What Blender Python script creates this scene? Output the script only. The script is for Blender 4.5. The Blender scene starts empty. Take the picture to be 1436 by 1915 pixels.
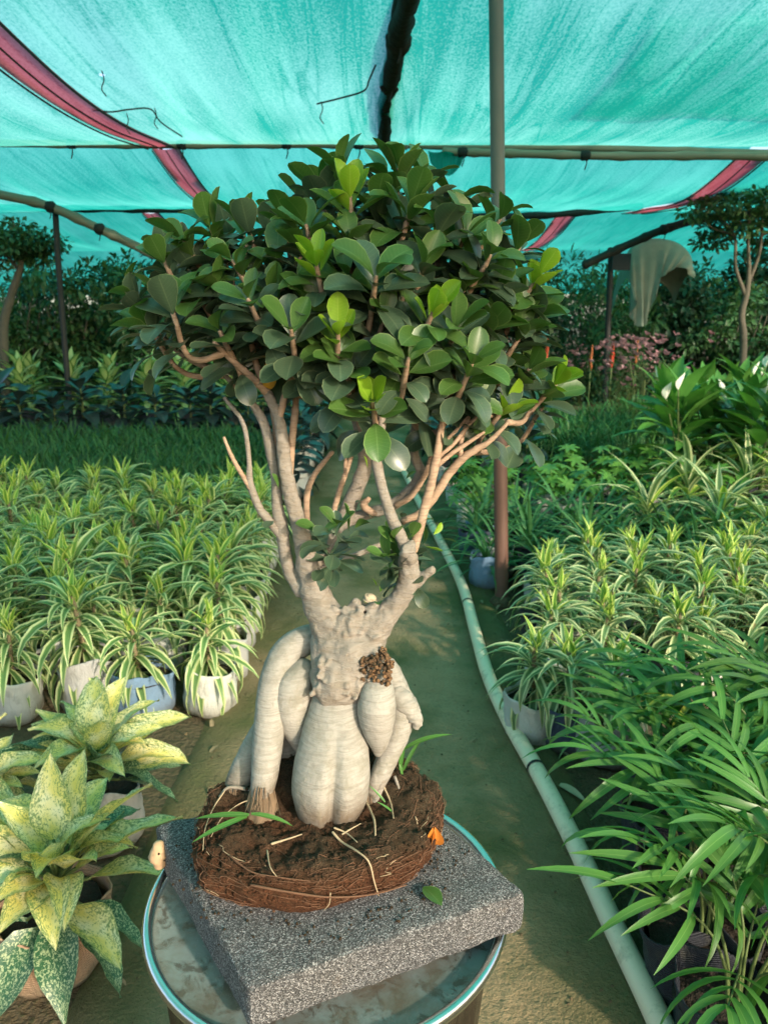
import bpy, math, random
import numpy as np
from mathutils import Vector, Matrix, noise

R = math.radians
random.seed(7)
rng = np.random.default_rng(7)
SC = bpy.context.scene
COL = SC.collection

# ------------------------------------------------------------------ camera, sky, sun, exposure
F, CX, CY = 1420.0, 718.0, 957.5
PITCH, CAMZ = R(14.0), 1.30
cam_d = bpy.data.cameras.new('camera')
cam = bpy.data.objects.new('camera', cam_d); COL.objects.link(cam)
cam.location = (0, 0, CAMZ)
cam.rotation_euler = (R(90) - PITCH, 0, 0)
cam_d.sensor_fit = 'VERTICAL'; cam_d.sensor_height = 24.0
cam_d.lens = F / 1915.0 * 24.0
cam_d.clip_start = 0.05; cam_d.clip_end = 400
cam_d.dof.use_dof = True
cam_d.dof.focus_distance = 0.86
cam_d.dof.aperture_fstop = 8.0
SC.camera = cam

SUN_EL, SUN_AZ = R(23.0), R(38.0)        # behind the camera, to the right
sun_dir = Vector((math.sin(SUN_AZ) * math.cos(SUN_EL), -math.cos(SUN_AZ) * math.cos(SUN_EL), math.sin(SUN_EL)))
world = bpy.data.worlds.new('World'); SC.world = world; world.use_nodes = True
wn = world.node_tree
sky = wn.nodes.new('ShaderNodeTexSky'); sky.sky_type = 'NISHITA'; sky.sun_disc = False
sky.sun_elevation = SUN_EL
sky.sun_rotation = math.atan2(sun_dir.x, sun_dir.y)
sky.air_density = 1.0; sky.dust_density = 2.5; sky.ozone_density = 1.0
bg = wn.nodes['Background']; bg.inputs[1].default_value = 0.15
wn.links.new(sky.outputs[0], bg.inputs[0])
sun_l = bpy.data.lights.new('sun', 'SUN'); sun_l.energy = 2.0; sun_l.angle = R(2.0); sun_l.color = (1.0, 0.84, 0.66)
sun = bpy.data.objects.new('sun', sun_l); COL.objects.link(sun)
sun.rotation_euler = sun_dir.to_track_quat('Z', 'Y').to_euler()
sun.location = sun_dir * 30
SC.view_settings.view_transform = 'Standard'; SC.view_settings.look = 'None'
SC.view_settings.gamma = 1.0; SC.view_settings.exposure = 1.32
SC.cycles.use_denoising = True
SC.cycles.max_bounces = 6; SC.cycles.diffuse_bounces = 3; SC.cycles.glossy_bounces = 2
SC.cycles.transmission_bounces = 4; SC.cycles.transparent_max_bounces = 8
SC.cycles.sample_clamp_indirect = 6.0

# ------------------------------------------------------------------ placing helpers (photo pixel -> point in the place)
_up = np.array([0, math.sin(PITCH), math.cos(PITCH)]); _fw = np.array([0, math.cos(PITCH), -math.sin(PITCH)])
_rt = np.array([1.0, 0, 0]); _c = np.array([0, 0, CAMZ])
def ray(px, py): return (px - CX) / F * _rt + (CY - py) / F * _up + _fw
def at(px, py, zc): return _c + zc * ray(px, py)
def on(px, py, h=0.0):
    d = ray(px, py); return _c + d * ((h - CAMZ) / d[2])
def aty(px, py, y):
    d = ray(px, py); return _c + d * (y / d[1])

# ------------------------------------------------------------------ mesh helpers
class MB:
    """collects quads; build() links them as one mesh object"""
    def __init__(s): s.v = []; s.f = []; s.uv = []; s.mi = []; s.n = 0
    def add(s, v, f, uv=None, mi=0):
        v = np.asarray(v, float); f = np.asarray(f, int)
        s.v.append(v); s.f.append(f + s.n); s.n += len(v)
        s.uv.append(np.zeros((len(v), 2)) if uv is None else np.asarray(uv, float))
        s.mi.append(np.full(len(f), mi))
        return s
    def mesh(s, name, mats, off=None, smooth=True):
        v = np.concatenate(s.v); f = np.concatenate(s.f); uv = np.concatenate(s.uv); mi = np.concatenate(s.mi)
        if off is not None: v = v - np.asarray(off)
        me = bpy.data.meshes.new(name)
        me.vertices.add(len(v)); me.vertices.foreach_set('co', v.astype(np.float32).ravel())
        me.loops.add(f.size); me.loops.foreach_set('vertex_index', f.astype(np.int32).ravel())
        me.polygons.add(len(f)); me.polygons.foreach_set('loop_start', np.arange(0, f.size, 4, dtype=np.int32))
        me.polygons.foreach_set('material_index', mi.astype(np.int32))
        me.polygons.foreach_set('use_smooth', np.full(len(f), smooth))
        ul = me.uv_layers.new(name='UVMap'); ul.data.foreach_set('uv', uv[f.ravel()].astype(np.float32).ravel())
        for m in (mats if isinstance(mats, (list, tuple)) else [mats]): me.materials.append(m)
        me.update(); me.validate()
        return me
    def build(s, name, mats, parent=None, smooth=True):
        off = None if parent is None else np.array(parent.location) + (np.array(parent.parent.location) if parent.parent else 0)
        return link(name, s.mesh(name, mats, off, smooth), parent)

def link(name, me, parent=None, M=None):
    o = bpy.data.objects.new(name, me); COL.objects.link(o)
    if parent is not None: o.parent = parent
    if M is not None: o.matrix_local = M
    return o
def empty(name, loc):
    o = bpy.data.objects.new(name, None); COL.objects.link(o); o.location = loc; o.empty_display_size = 0.1
    return o
def tag(o, label, cat, group=None, kind=None):
    o['label'] = label
    if cat: o['category'] = cat
    if group: o['group'] = group
    if kind: o['kind'] = kind
    return o
def struct(o): o['kind'] = 'structure'; return o
def stuff(o): o['kind'] = 'stuff'; return o

def catmull(p, n):
    p = np.asarray(p, float); k = len(p)
    if k < 3:
        t = np.linspace(0, 1, n)[:, None]; return p[0] * (1 - t) + p[-1] * t
    q = np.vstack([2 * p[0] - p[1], p, 2 * p[-1] - p[-2]])
    out = []
    for s in np.linspace(0, k - 1, n):
        i = min(int(s), k - 2); t = s - i
        a, b, c, d = q[i], q[i + 1], q[i + 2], q[i + 3]
        out.append(.5 * (2 * b + (c - a) * t + (2 * a - 5 * b + 4 * c - d) * t * t + (3 * b - a - 3 * c + d) * t ** 3))
    return np.array(out)
def norm(a): return a / (np.linalg.norm(a, axis=-1, keepdims=True) + 1e-12)

def grid_faces(nr, nc, wrap=False):
    i = np.arange(nr - 1)[:, None]; j = np.arange(nc if wrap else nc - 1)[None, :]
    a = i * nc + j; b = i * nc + (j + 1) % nc
    return np.stack([a, b, b + nc, a + nc], -1).reshape(-1, 4)

def tube(pts, rad, sides=10, n=None, cap=True, rough=0.0, seed=0, flat=1.0):
    pts = np.asarray(pts, float); rad = np.broadcast_to(np.asarray(rad, float), (len(pts),)) if np.ndim(rad) else np.full(len(pts), rad)
    if n:
        rad = catmull(np.stack([rad] * 3, 1), n)[:, 0]; pts = catmull(pts, n)
    m = len(pts)
    T = norm(np.gradient(pts, axis=0))
    ref = np.array([0, 0, 1.0]) if abs(T[0][2]) < .9 else np.array([1.0, 0, 0])
    N = np.zeros_like(T); x = norm(np.cross(ref, T[0])); N[0] = x
    for i in range(1, m):
        x = x - T[i] * np.dot(x, T[i]); x = x / (np.linalg.norm(x) + 1e-12); N[i] = x
    B = np.cross(T, N)
    if cap:
        r0, r1 = rad[0], rad[-1]
        pts = np.vstack([pts[0] - T[0] * r0 * .5, pts[0] - T[0] * r0 * .35, pts, pts[-1] + T[-1] * r1 * .35, pts[-1] + T[-1] * r1 * .5])
        rad = np.concatenate([[1e-5, r0 * .65], rad, [r1 * .65, 1e-5]])
        N = np.vstack([N[:1], N[:1], N, N[-1:], N[-1:]]); B = np.vstack([B[:1], B[:1], B, B[-1:], B[-1:]])
    a = np.linspace(0, 2 * math.pi, sides, endpoint=False)
    ring = np.cos(a)[None, :, None] * N[:, None] + np.sin(a)[None, :, None] * B[:, None] * flat
    rr = np.repeat(rad[:, None], sides, 1)
    if rough:
        rg = np.random.default_rng(seed)
        k = rg.normal(0, rough, rr.shape); k = (k + np.roll(k, 1, 1) + np.roll(k, 1, 0)) / 1.7
        rr = rr * (1 + k)
    v = pts[:, None] + ring * rr[:, :, None]
    L = np.concatenate([[0], np.cumsum(np.linalg.norm(np.diff(pts, axis=0), axis=1))])
    uv = np.stack([np.repeat(np.linspace(0, 1, sides)[None], len(pts), 0), np.repeat(L[:, None], sides, 1)], -1)
    return v.reshape(-1, 3), grid_faces(len(pts), sides, True)[:, ::-1], uv.reshape(-1, 2)

def lathe(prof, sides=48, center=(0, 0, 0), wob=None):
    prof = np.asarray(prof, float); a = np.linspace(0, 2 * math.pi, sides, endpoint=False)
    r = prof[:, 0][:, None] * np.ones(sides); z = prof[:, 1][:, None] * np.ones(sides)
    if wob is not None: r, z = wob(r, z, a)
    v = np.stack([r * np.cos(a), r * np.sin(a), z], -1) + np.asarray(center)
    uv = np.stack([np.repeat((a / 2 / math.pi)[None], len(prof), 0), np.repeat(np.linspace(0, 1, len(prof))[:, None], sides, 1)], -1)
    return v.reshape(-1, 3), grid_faces(len(prof), sides, True), uv.reshape(-1, 2)

def leaf(L, W, prof, bend=0.5, cup=0.0, fold=0.0, nseg=6, nw=4, wave=0.0, twist=0.0, ts=None, bp=1.0):
    """a leaf growing along +Y from the origin, upper face +Z"""
    t = np.linspace(0, 1, nseg + 1) if ts is None else np.asarray(ts)
    w = prof(t) * W * .5
    tt = np.linspace(0, 1, 25); th = -bend * tt ** bp
    y = np.concatenate([[0], np.cumsum(np.cos((th[1:] + th[:-1]) / 2)) / 24]) * L
    z = np.concatenate([[0], np.cumsum(np.sin((th[1:] + th[:-1]) / 2)) / 24]) * L
    Y = np.interp(t, tt, y); Z = np.interp(t, tt, z); TH = np.interp(t, tt, th)
    u = np.linspace(-1, 1, nw + 1)
    X = w[:, None] * u[None]
    h = cup * w[:, None] * u[None] ** 2 + fold * w[:, None] * np.abs(u)[None] + wave * W * np.sin(t * 14)[:, None] * u[None] * np.abs(u)[None]
    tw = (twist * t)[:, None]
    Xr = X * np.cos(tw) - h * np.sin(tw); hr = X * np.sin(tw) + h * np.cos(tw)
    v = np.stack([Xr, Y[:, None] - hr * np.sin(TH)[:, None], Z[:, None] + hr * np.cos(TH)[:, None]], -1)
    uv = np.stack(np.broadcast_arrays((u[None] + 1) / 2, t[:, None]), -1)
    return v.reshape(-1, 3), grid_faces(nseg + 1, nw + 1), uv.reshape(-1, 2)
def frame(d, n):
    d = norm(np.asarray(d, float)); n = np.asarray(n, float); n = norm(n - d * np.dot(n, d))
    return np.stack([np.cross(d, n), d, n], 1)
def M4(Rm, p, s=1.0):
    M = Matrix.Identity(4)
    for i in range(3):
        for j in range(3): M[i][j] = float(Rm[i, j] * s)
        M[i][3] = float(p[i])
    return M
def put(mb, lf, Rm, p, s=1.0, mi=0): mb.add(lf[0] @ Rm.T * s + p, lf[1], lf[2], mi)

p_obov = lambda t: np.maximum(np.sin(math.pi * np.clip(t, 0, 1) ** 1.45) ** .62, 0.06 * (t < .5))
p_lance = lambda t: np.maximum(np.sin(math.pi * np.clip(t * .93 + .07, 0, 1) ** .75) ** .8, 0.0) + .02
p_strap = lambda t: np.minimum(1, np.minimum(.45 + t * 2.2, (1.0 - t) * 2.1 + .03))
p_ovate = lambda t: np.maximum(np.sin(math.pi * np.clip(t, 0, 1) ** .8) ** .9, .035) * (1 - .35 * t ** 3)
p_ell = lambda t: np.maximum(np.sin(math.pi * t) ** .8, .05)
p_agl = lambda t: np.maximum(np.sin(math.pi * np.clip(t, 0, 1) ** .72) ** .85, .03) * (1 - .30 * t ** 2)
def axis_frame(a):
    a = norm(np.asarray(a, float)); r = np.cross(a, [0, 0, 1.0]) if abs(a[2]) < .95 else np.cross(a, [1.0, 0, 0])
    r = norm(r); return a, r, np.cross(a, r)
def radial(a, phi, alpha):
    a, r1, r2 = axis_frame(a); r = math.cos(phi) * r1 + math.sin(phi) * r2
    d = math.cos(alpha) * a + math.sin(alpha) * r; n = math.sin(alpha) * a - math.cos(alpha) * r
    return d, n

# ------------------------------------------------------------------ material helpers
class NT:
    def __init__(s, name):
        s.m = bpy.data.materials.new(name); s.m.use_nodes = True; s.t = s.m.node_tree; s.t.nodes.clear()
        s.out = s.t.nodes.new('ShaderNodeOutputMaterial')
    def n(s, ty, ins=None, **kw):
        nd = s.t.nodes.new(ty)
        for k, v in kw.items(): setattr(nd, k, v)
        for k, v in (ins or {}).items():
            if hasattr(v, 'is_output') or isinstance(v, bpy.types.NodeSocket): s.t.links.new(v, nd.inputs[k])
            else: nd.inputs[k].default_value = v
        return nd
    def coord(s, kind='Object'): return s.n('ShaderNodeTexCoord').outputs[kind]
    def mapping(s, vec, scale=(1, 1, 1), rot=(0, 0, 0), loc=(0, 0, 0)):
        return s.n('ShaderNodeMapping', {0: vec, 'Scale': scale, 'Rotation': rot, 'Location': loc}).outputs[0]
    def noise(s, vec, scale, detail=3, rough=.55, dist=0.0):
        return s.n('ShaderNodeTexNoise', {'Vector': vec, 'Scale': scale, 'Detail': detail, 'Roughness': rough, 'Distortion': dist}).outputs[0]
    def vor(s, vec, scale, feature='F1'):
        return s.n('ShaderNodeTexVoronoi', {'Vector': vec, 'Scale': scale}, feature=feature)
    def math(s, op, a, b=0.0, c=0.0, clamp=False):
        return s.n('ShaderNodeMath', {0: a, 1: b, 2: c}, operation=op, use_clamp=clamp).outputs[0]
    def ramp(s, fac, stops, interp='LINEAR'):
        nd = s.n('ShaderNodeValToRGB', {0: fac}); cr = nd.color_ramp; cr.interpolation = interp
        while len(cr.elements) < len(stops): cr.elements.new(.5)
        for e, (p, c) in zip(cr.elements, stops):
            e.position = p; e.color = (*c, 1) if isinstance(c, tuple) else (c, c, c, 1)
        return nd.outputs[0]
    def mix(s, fac, a, b, blend='MIX'):
        nd = s.n('ShaderNodeMix', data_type='RGBA', blend_type=blend)
        for k, v in ((0, fac), (6, a), (7, b)):
            if isinstance(v, bpy.types.NodeSocket): s.t.links.new(v, nd.inputs[k])
            else: nd.inputs[k].default_value = (*v, 1) if isinstance(v, tuple) else v
        return nd.outputs[2]
    def bump(s, h, strength=.3, dist=.01):
        return s.n('ShaderNodeBump', {'Height': h, 'Strength': strength, 'Distance': dist}).outputs[0]
    def principled(s, **ins):
        return s.n('ShaderNodeBsdfPrincipled', {k.replace('_', ' '): v for k, v in ins.items()}).outputs[0]
    def done(s, sh): s.t.links.new(sh, s.out.inputs[0]); return s.m
    def rnd(s): return s.n('ShaderNodeObjectInfo').outputs['Random']
    def geo(s, k): return s.n('ShaderNodeNewGeometry').outputs[k]

def col4(c): return (*c, 1)
def leaf_mat(name, color_fn, trans=.25, rough=.42, spec=.45, trans_tint=(1.0, 1.15, .55), var=.25, back=None):
    t = NT(name); uv = t.coord('UV'); sep = t.n('ShaderNodeSeparateXYZ', {0: uv})
    c = t.math('ABSOLUTE', t.math('SUBTRACT', t.math('MULTIPLY', sep.outputs[0], 2.0), 1.0))
    colr = color_fn(t, c, sep.outputs[1], sep.outputs[0])
    r = t.math('ADD', t.math('MULTIPLY', t.rnd(), .5), t.math('MULTIPLY', t.geo('Random Per Island'), .5))
    hsv = t.n('ShaderNodeHueSaturation', {'Hue': t.math('ADD', .5 - .03 * var, t.math('MULTIPLY', r, .06 * var)),
              'Value': t.math('ADD', 1 - var, t.math('MULTIPLY', r, 2 * var)), 'Color': colr}).outputs[0]
    if back is not None: hsv = t.mix(t.geo('Backfacing'), hsv, back)
    p = t.principled(Base_Color=hsv, Roughness=rough, Specular_IOR_Level=spec)
    tr = t.n('ShaderNodeBsdfTranslucent', {'Color': t.mix(1.0, hsv, trans_tint, 'MULTIPLY')}).outputs[0]
    return t.done(t.n('ShaderNodeMixShader', {0: trans, 1: p, 2: tr}).outputs[0])

def plain_leaf(a, b, rib=None):
    def fn(t, c, v, u):
        n = t.noise(t.coord('Object'), 25, 2)
        k = t.mix(n, a, b)
        if rib: k = t.mix(t.ramp(c, [(.0, 1.0), (.10, 0.0)]), k, rib)
        return k
    return fn

def rim_leaf(a, b, rib, rim):
    def fn(t, c, v, u):
        k = t.mix(t.noise(t.coord('Object'), 40, 3, .6), a, b)
        vein = t.math('SINE', t.math('ADD', t.math('MULTIPLY', v, 75.0), t.math('MULTIPLY', c, -9.0)))
        k = t.mix(t.math('MULTIPLY', t.ramp(vein, [(.80, 0.0), (1.0, .30)]), 1.0), k, rib)
        k = t.mix(t.ramp(c, [(.0, .9), (.07, 0.0)]), k, rib)
        k = t.mix(t.ramp(t.noise(t.coord('Object'), 120, 3, .7), [(.66, 0.0), (.74, .5)]), k, (.16, .15, .09))
        return t.mix(t.ramp(c, [(.90, 0.0), (.99, .8)]), k, rim)
    return fn
def margin_leaf(green, mid, edge, w=.55, stripe=True):
    def fn(t, c, v, u):
        nz = t.noise(t.mapping(t.coord('UV'), scale=(9, .6, 1)), 3.0, 2)
        cc = t.math('ADD', c, t.math('MULTIPLY', t.math('SUBTRACT', nz, .5), .35))
        k = t.ramp(cc, [(w - .10, green), (w, mid), (w + .10, edge)])
        k = t.mix(t.ramp(t.math('ADD', v, t.math('MULTIPLY', t.math('SUBTRACT', t.geo('Random Per Island'), .5), .25)), [(.98, 0.0), (1.04, .9)]), k, (.22, .13, .05))
        return t.mix(t.ramp(nz, [(.52, 0.0), (.6, .55)]), k, mid) if stripe else k
    return fn

# ---- materials
def m_simple(name, colr, rough=.6, metal=0.0, nscale=20, namt=.25, bump=.1, bdist=.003, spec=.4):
    t = NT(name); o = t.coord('Object'); n = t.noise(o, nscale, 4)
    k = t.mix(n, tuple(x * (1 - namt) for x in colr), tuple(min(1, x * (1 + namt)) for x in colr))
    return t.done(t.principled(Base_Color=k, Roughness=rough, Metallic=metal, Specular_IOR_Level=spec, Normal=t.bump(n, bump, bdist)))

M = {}
M['fic_old'] = leaf_mat('ficus_leaf_mature', rim_leaf((.042, .082, .046), (.075, .122, .070), (.12, .17, .095), (.18, .23, .12)), .15, .30, .55, var=.4)
M['fic_mid'] = leaf_mat('ficus_leaf_green', rim_leaf((.050, .125, .026), (.085, .175, .036), (.13, .22, .07), (.22, .32, .10)), .24, .34, .5, var=.25)
M['fic_new'] = leaf_mat('ficus_leaf_young', rim_leaf((.17, .33, .018), (.26, .43, .03), (.32, .48, .07), (.36, .50, .09)), .34, .34, .5, var=.2)
M['fic_dry'] = leaf_mat('ficus_leaf_yellowed', plain_leaf((.42, .22, .02), (.5, .3, .03)), .3, .5, .3)
M['dra_y'] = leaf_mat('dracaena_leaf_yellow_edged', margin_leaf((.095, .20, .06), (.28, .40, .13), (.66, .70, .36)), .26, .4, .45)
M['dra_n'] = leaf_mat('dracaena_leaf_new', margin_leaf((.15, .30, .04), (.30, .44, .07), (.60, .66, .18)), .3, .4, .45)
M['dra_w'] = leaf_mat('dracaena_leaf_cream_edged', margin_leaf((.10, .19, .075), (.26, .36, .15), (.58, .64, .36), .52), .26, .4, .45)
M['lily'] = leaf_mat('lily_leaf', plain_leaf((.040, .145, .045), (.075, .205, .07), (.12, .26, .12)), .25, .4, .45)
M['sch'] = leaf_mat('schefflera_leaf', plain_leaf((.06, .18, .03), (.11, .26, .05)), .25, .38, .5)
M['rub'] = leaf_mat('rubber_leaf', plain_leaf((.014, .032, .034), (.030, .055, .052), (.06, .08, .065)), .06, .28, .55)
M['dief'] = leaf_mat('pale_leaf', margin_leaf((.42, .52, .22), (.22, .36, .10), (.08, .20, .04), .7, False), .25, .4, .45)
M['peace'] = leaf_mat('peace_lily_leaf', plain_leaf((.06, .19, .035), (.12, .29, .06)), .25, .35, .5)
M['white_fl'] = leaf_mat('spathe_white', plain_leaf((.75, .80, .68), (.8, .82, .74)), .3, .5, .3, (1, 1, 1), .05)
M['palm'] = leaf_mat('palm_leaf', plain_leaf((.055, .165, .030), (.095, .235, .048), (.16, .31, .08)), .32, .36, .5, var=.35)
M['palm_y'] = leaf_mat('palm_leaf_yellowed', plain_leaf((.22, .27, .03), (.32, .35, .06)), .3, .45, .4)
M['fern'] = leaf_mat('fine_leaf', plain_leaf((.035, .115, .028), (.065, .165, .042)), .22, .45, .4)
M['hedge'] = leaf_mat('hedge_leaf', plain_leaf((.040, .105, .038), (.075, .16, .05)), .18, .42, .45, var=.4)
M['hedge2'] = leaf_mat('hedge_leaf_dark', plain_leaf((.024, .070, .036), (.046, .105, .048)), .15, .42, .45, var=.4)
M['lime'] = leaf_mat('lime_leaf', plain_leaf((.14, .22, .02), (.24, .32, .04)), .35, .45, .4)
M['pink'] = leaf_mat('petal_pink', plain_leaf((.50, .24, .28), (.62, .40, .42)), .3, .5, .3, (1, .8, .8))
M['red'] = leaf_mat('petal_red', plain_leaf((.50, .05, .03), (.6, .12, .05)), .3, .5, .3, (1, .6, .5))
M['orange'] = leaf_mat('petal_orange', plain_leaf((.60, .20, .03), (.70, .28, .05)), .3, .45, .4, (1, .8, .5))

M['spike'] = leaf_mat('spike_rust', plain_leaf((.26, .07, .02), (.36, .13, .04)), .1, .6, .3)
def agl(t, c, v, u):
    o = t.coord('UV'); mp = t.mapping(o, scale=(5.0, 8.0, 1))
    n1 = t.noise(mp, 3.2, 4, .7, .6); big = t.noise(t.mapping(o, scale=(1.0, 1.4, 1)), 1.6, 2)
    cream = t.mix(t.ramp(big, [(.40, 0.0), (.62, 1.0)]), (.78, .68, .20), (.84, .80, .52))
    e = t.math('ADD', n1, t.math('MULTIPLY', t.math('SUBTRACT', c, .42), .16))
    k = t.ramp(e, [(.49, 0.0), (.60, 1.0)])
    g = t.mix(n1, (.05, .15, .05), (.16, .28, .08))
    return t.mix(t.math('MULTIPLY', k, .85), cream, g)
M['agl'] = leaf_mat('aglaonema_leaf', agl, .28, .38, .45, (1, 1, .7), .12)
def agl2(t, c, v, u):
    o = t.coord('UV'); n1 = t.noise(t.mapping(o, scale=(4, 8, 1)), 4.0, 4, .7, .5)
    return t.mix(t.ramp(n1, [(.50, 0.0), (.58, .9)]), (.03, .11, .05), (.42, .50, .28))
M['agl_g'] = leaf_mat('aglaonema_leaf_green', agl2, .22, .38, .45, (1, 1, .7), .15)

t = NT('bark_pale'); o = t.coord('Object')
n1 = t.noise(o, 14, 5, .6); n2 = t.noise(t.mapping(o, scale=(18, 18, 190)), 1.0, 4, .65, 1.6); n3 = t.noise(o, 160, 3)
lent = t.ramp(t.vor(t.mapping(o, scale=(1, 1, 1.5)), 85).outputs[0], [(.10, 1.0), (.22, 0.0)])
k = t.mix(n1, (.25, .235, .205), (.39, .37, .325)); k = t.mix(t.ramp(n2, [(.38, .4), (.56, 0.0)]), k, (.15, .13, .10))
k = t.mix(t.math('MULTIPLY', lent, t.ramp(n1, [(.6, 0.0), (.72, .25)])), k, (.40, .37, .31))
sz = t.n('ShaderNodeSeparateXYZ', {0: o}).outputs[2]; dirt = t.ramp(t.math('ADD', sz, t.math('MULTIPLY', t.math('SUBTRACT', t.noise(o, 45, 5, .7), .5), .07)), [(.045, .85), (.085, 0.0)])
k = t.mix(dirt, k, (.11, .075, .045))
k = t.mix(t.ramp(t.noise(o, 26, 6, .72), [(.50, 0.0), (.66, .75)]), k, (.20, .185, .14)); k = t.mix(t.ramp(t.noise(t.mapping(o, scale=(90, 90, 14)), 1.0, 4, .7), [(.62, 0.0), (.70, .5)]), k, (.20, .17, .12))
h = t.math('ADD', t.math('MULTIPLY', n2, .42), t.math('ADD', t.math('MULTIPLY', lent, .10), t.math('MULTIPLY', n3, .45)))
M['bark'] = t.done(t.principled(Base_Color=k, Roughness=.72, Specular_IOR_Level=.3, Normal=t.bump(h, .8, .003)))
t = NT('bark_rough'); o = t.coord('Object')
n1 = t.noise(o, 26, 5, .65); n2 = t.noise(t.mapping(o, scale=(60, 60, 200)), 1.0, 4, .65, 1.0); cr = t.vor(t.mapping(o, scale=(1, 1, .5)), 70, 'DISTANCE_TO_EDGE').outputs[0]
crk = t.ramp(cr, [(.0, 1.0), (.05, 0.0)])
k = t.mix(n1, (.19, .165, .135), (.32, .29, .25)); k = t.mix(t.ramp(n2, [(.40, .6), (.55, 0.0)]), k, (.20, .165, .12)); k = t.mix(t.math('MULTIPLY', crk, t.ramp(n1, [(.55, 0.0), (.7, .2)])), k, (.14, .11, .08))
h = t.math('SUBTRACT', t.math('ADD', n2, t.math('MULTIPLY', n1, .7)), t.math('MULTIPLY', crk, .04))
M['bark2'] = t.done(t.principled(Base_Color=k, Roughness=.8, Specular_IOR_Level=.25, Normal=t.bump(h, .8, .003)))
t = NT('bark_twig'); o = t.coord('Object')
n1 = t.noise(o, 40, 4); n2 = t.noise(t.mapping(o, scale=(40, 40, 300)), 1.0, 3)
k = t.mix(n1, (.26, .16, .10), (.46, .34, .24)); k = t.mix(t.ramp(n2, [(.40, .5), (.5, 0.0)]), k, (.18, .12, .08))
M['twig'] = t.done(t.principled(Base_Color=k, Roughness=.75, Specular_IOR_Level=.3, Normal=t.bump(t.math('ADD', n1, n2), .6, .002)))
M['trunk'] = m_simple('tree_bark', (.095, .085, .062), .85, nscale=30, bump=.6, bdist=.01)
M['stem'] = m_simple('green_stem', (.09, .13, .04), .6, nscale=40)
M['dstem'] = m_simple('dry_stem', (.20, .16, .09), .8, nscale=40)

t = NT('root_soil'); o = t.coord('Object')
n1 = t.noise(o, 55, 6, .75); n2 = t.noise(o, 9, 3); fib = t.noise(t.mapping(o, scale=(1, 1, 2.0)), 130, 3, .7, 2.5)
fl = t.ramp(fib, [(.46, 0.0), (.5, 1.0), (.54, 0.0)])
sep = t.n('ShaderNodeSeparateXYZ', {0: o})
red = t.ramp(t.math('ADD', sep.outputs[2], t.math('MULTIPLY', t.math('SUBTRACT', n2, .5), .03)), [(.034, 1.0), (.050, 0.0)])
k = t.mix(n1, (.022, .015, .009), (.095, .068, .042)); k2 = t.mix(n1, (.035, .014, .008), (.15, .062, .030))
k = t.mix(red, k, k2); k = t.mix(t.math('MULTIPLY', fl, .55), k, (.24, .14, .075))
k = t.mix(t.ramp(t.vor(o, 230).outputs[0], [(.05, .5), (.16, 0.0)]), k, (.26, .20, .13))
M['soil'] = t.done(t.principled(Base_Color=k, Roughness=.95, Specular_IOR_Level=.15, Normal=t.bump(t.math('ADD', n1, t.math('MULTIPLY', fl, .4)), 1.0, .006)))
M['flare'] = m_simple('root_flare_brown', (.17, .115, .07), .85, nscale=90, namt=.5, bump=.6)
M['fibre'] = m_simple('root_fibre', (.13, .065, .035), .85, nscale=60)
M['fibre2'] = m_simple('root_fibre_pale', (.38, .29, .18), .8, nscale=60)
t = NT('granular_clump'); o = t.coord('Object'); v = t.vor(o, 180)
k = t.mix(v.outputs['Color'], (.03, .018, .008), (.20, .11, .05)); M['clump'] = t.done(t.principled(Base_Color=k, Roughness=.9, Normal=t.bump(v.outputs[0], -1.0, .004)))

t = NT('foam_grit'); o = t.coord('Object'); v1 = t.vor(o, 880); v2 = t.noise(o, 900, 2, .5); big = t.noise(o, 9, 4)
sp = t.n('ShaderNodeSeparateColor', {0: v1.outputs['Color']}).outputs[0]
k = t.ramp(sp, [(.0, .065), (.45, .115), (.68, .19), (.88, .33), (1.0, .48)])
k = t.mix(1.0, k, t.mix(big, (.80, .84, .92), (1.0, .96, .9)), 'MULTIPLY')
k = t.mix(t.ramp(t.noise(o, 34, 5, .7), [(.60, 0.0), (.75, .5)]), k, (.16, .12, .085))
M['foam'] = t.done(t.principled(Base_Color=k, Roughness=.9, Specular_IOR_Level=.25, Normal=t.bump(t.math('ADD', v1.outputs[0], v2), .9, .0025)))
t = NT('stool_lid_metal'); o = t.coord('Object'); n = t.noise(o, 48, 6, .75, .5); n2 = t.noise(o, 8, 3)
st = t.ramp(n, [(.50, 0.0), (.58, 1.0)])
k = t.mix(n2, (.22, .28, .27), (.38, .44, .42)); k = t.mix(t.math('MULTIPLY', st, .85), k, (.10, .09, .07)); k = t.mix(t.ramp(t.noise(o, 11, 5, .7), [(.46, 0.0), (.62, .7)]), k, (.20, .16, .11))
M['lid'] = t.done(t.principled(Base_Color=k, Roughness=t.math('ADD', .18, t.math('MULTIPLY', st, .35)), Metallic=.25, Specular_IOR_Level=.8, Normal=t.bump(n, .15, .002)))
M['rim'] = m_simple('stool_rim_metal', (.72, .74, .72), .22, 1.0, nscale=60, namt=.12)
t = NT('stool_body_film'); uv = t.coord('UV'); n = t.noise(t.mapping(uv, scale=(60, 1.2, 1)), 1.5, 4, .6, .4)
k = t.mix(n, (.010, .008, .006), (.055, .042, .032)); M['sbody'] = t.done(t.principled(Base_Color=k, Roughness=.22, Metallic=.35, Specular_IOR_Level=.6, Normal=t.bump(n, .6, .01)))

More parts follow.
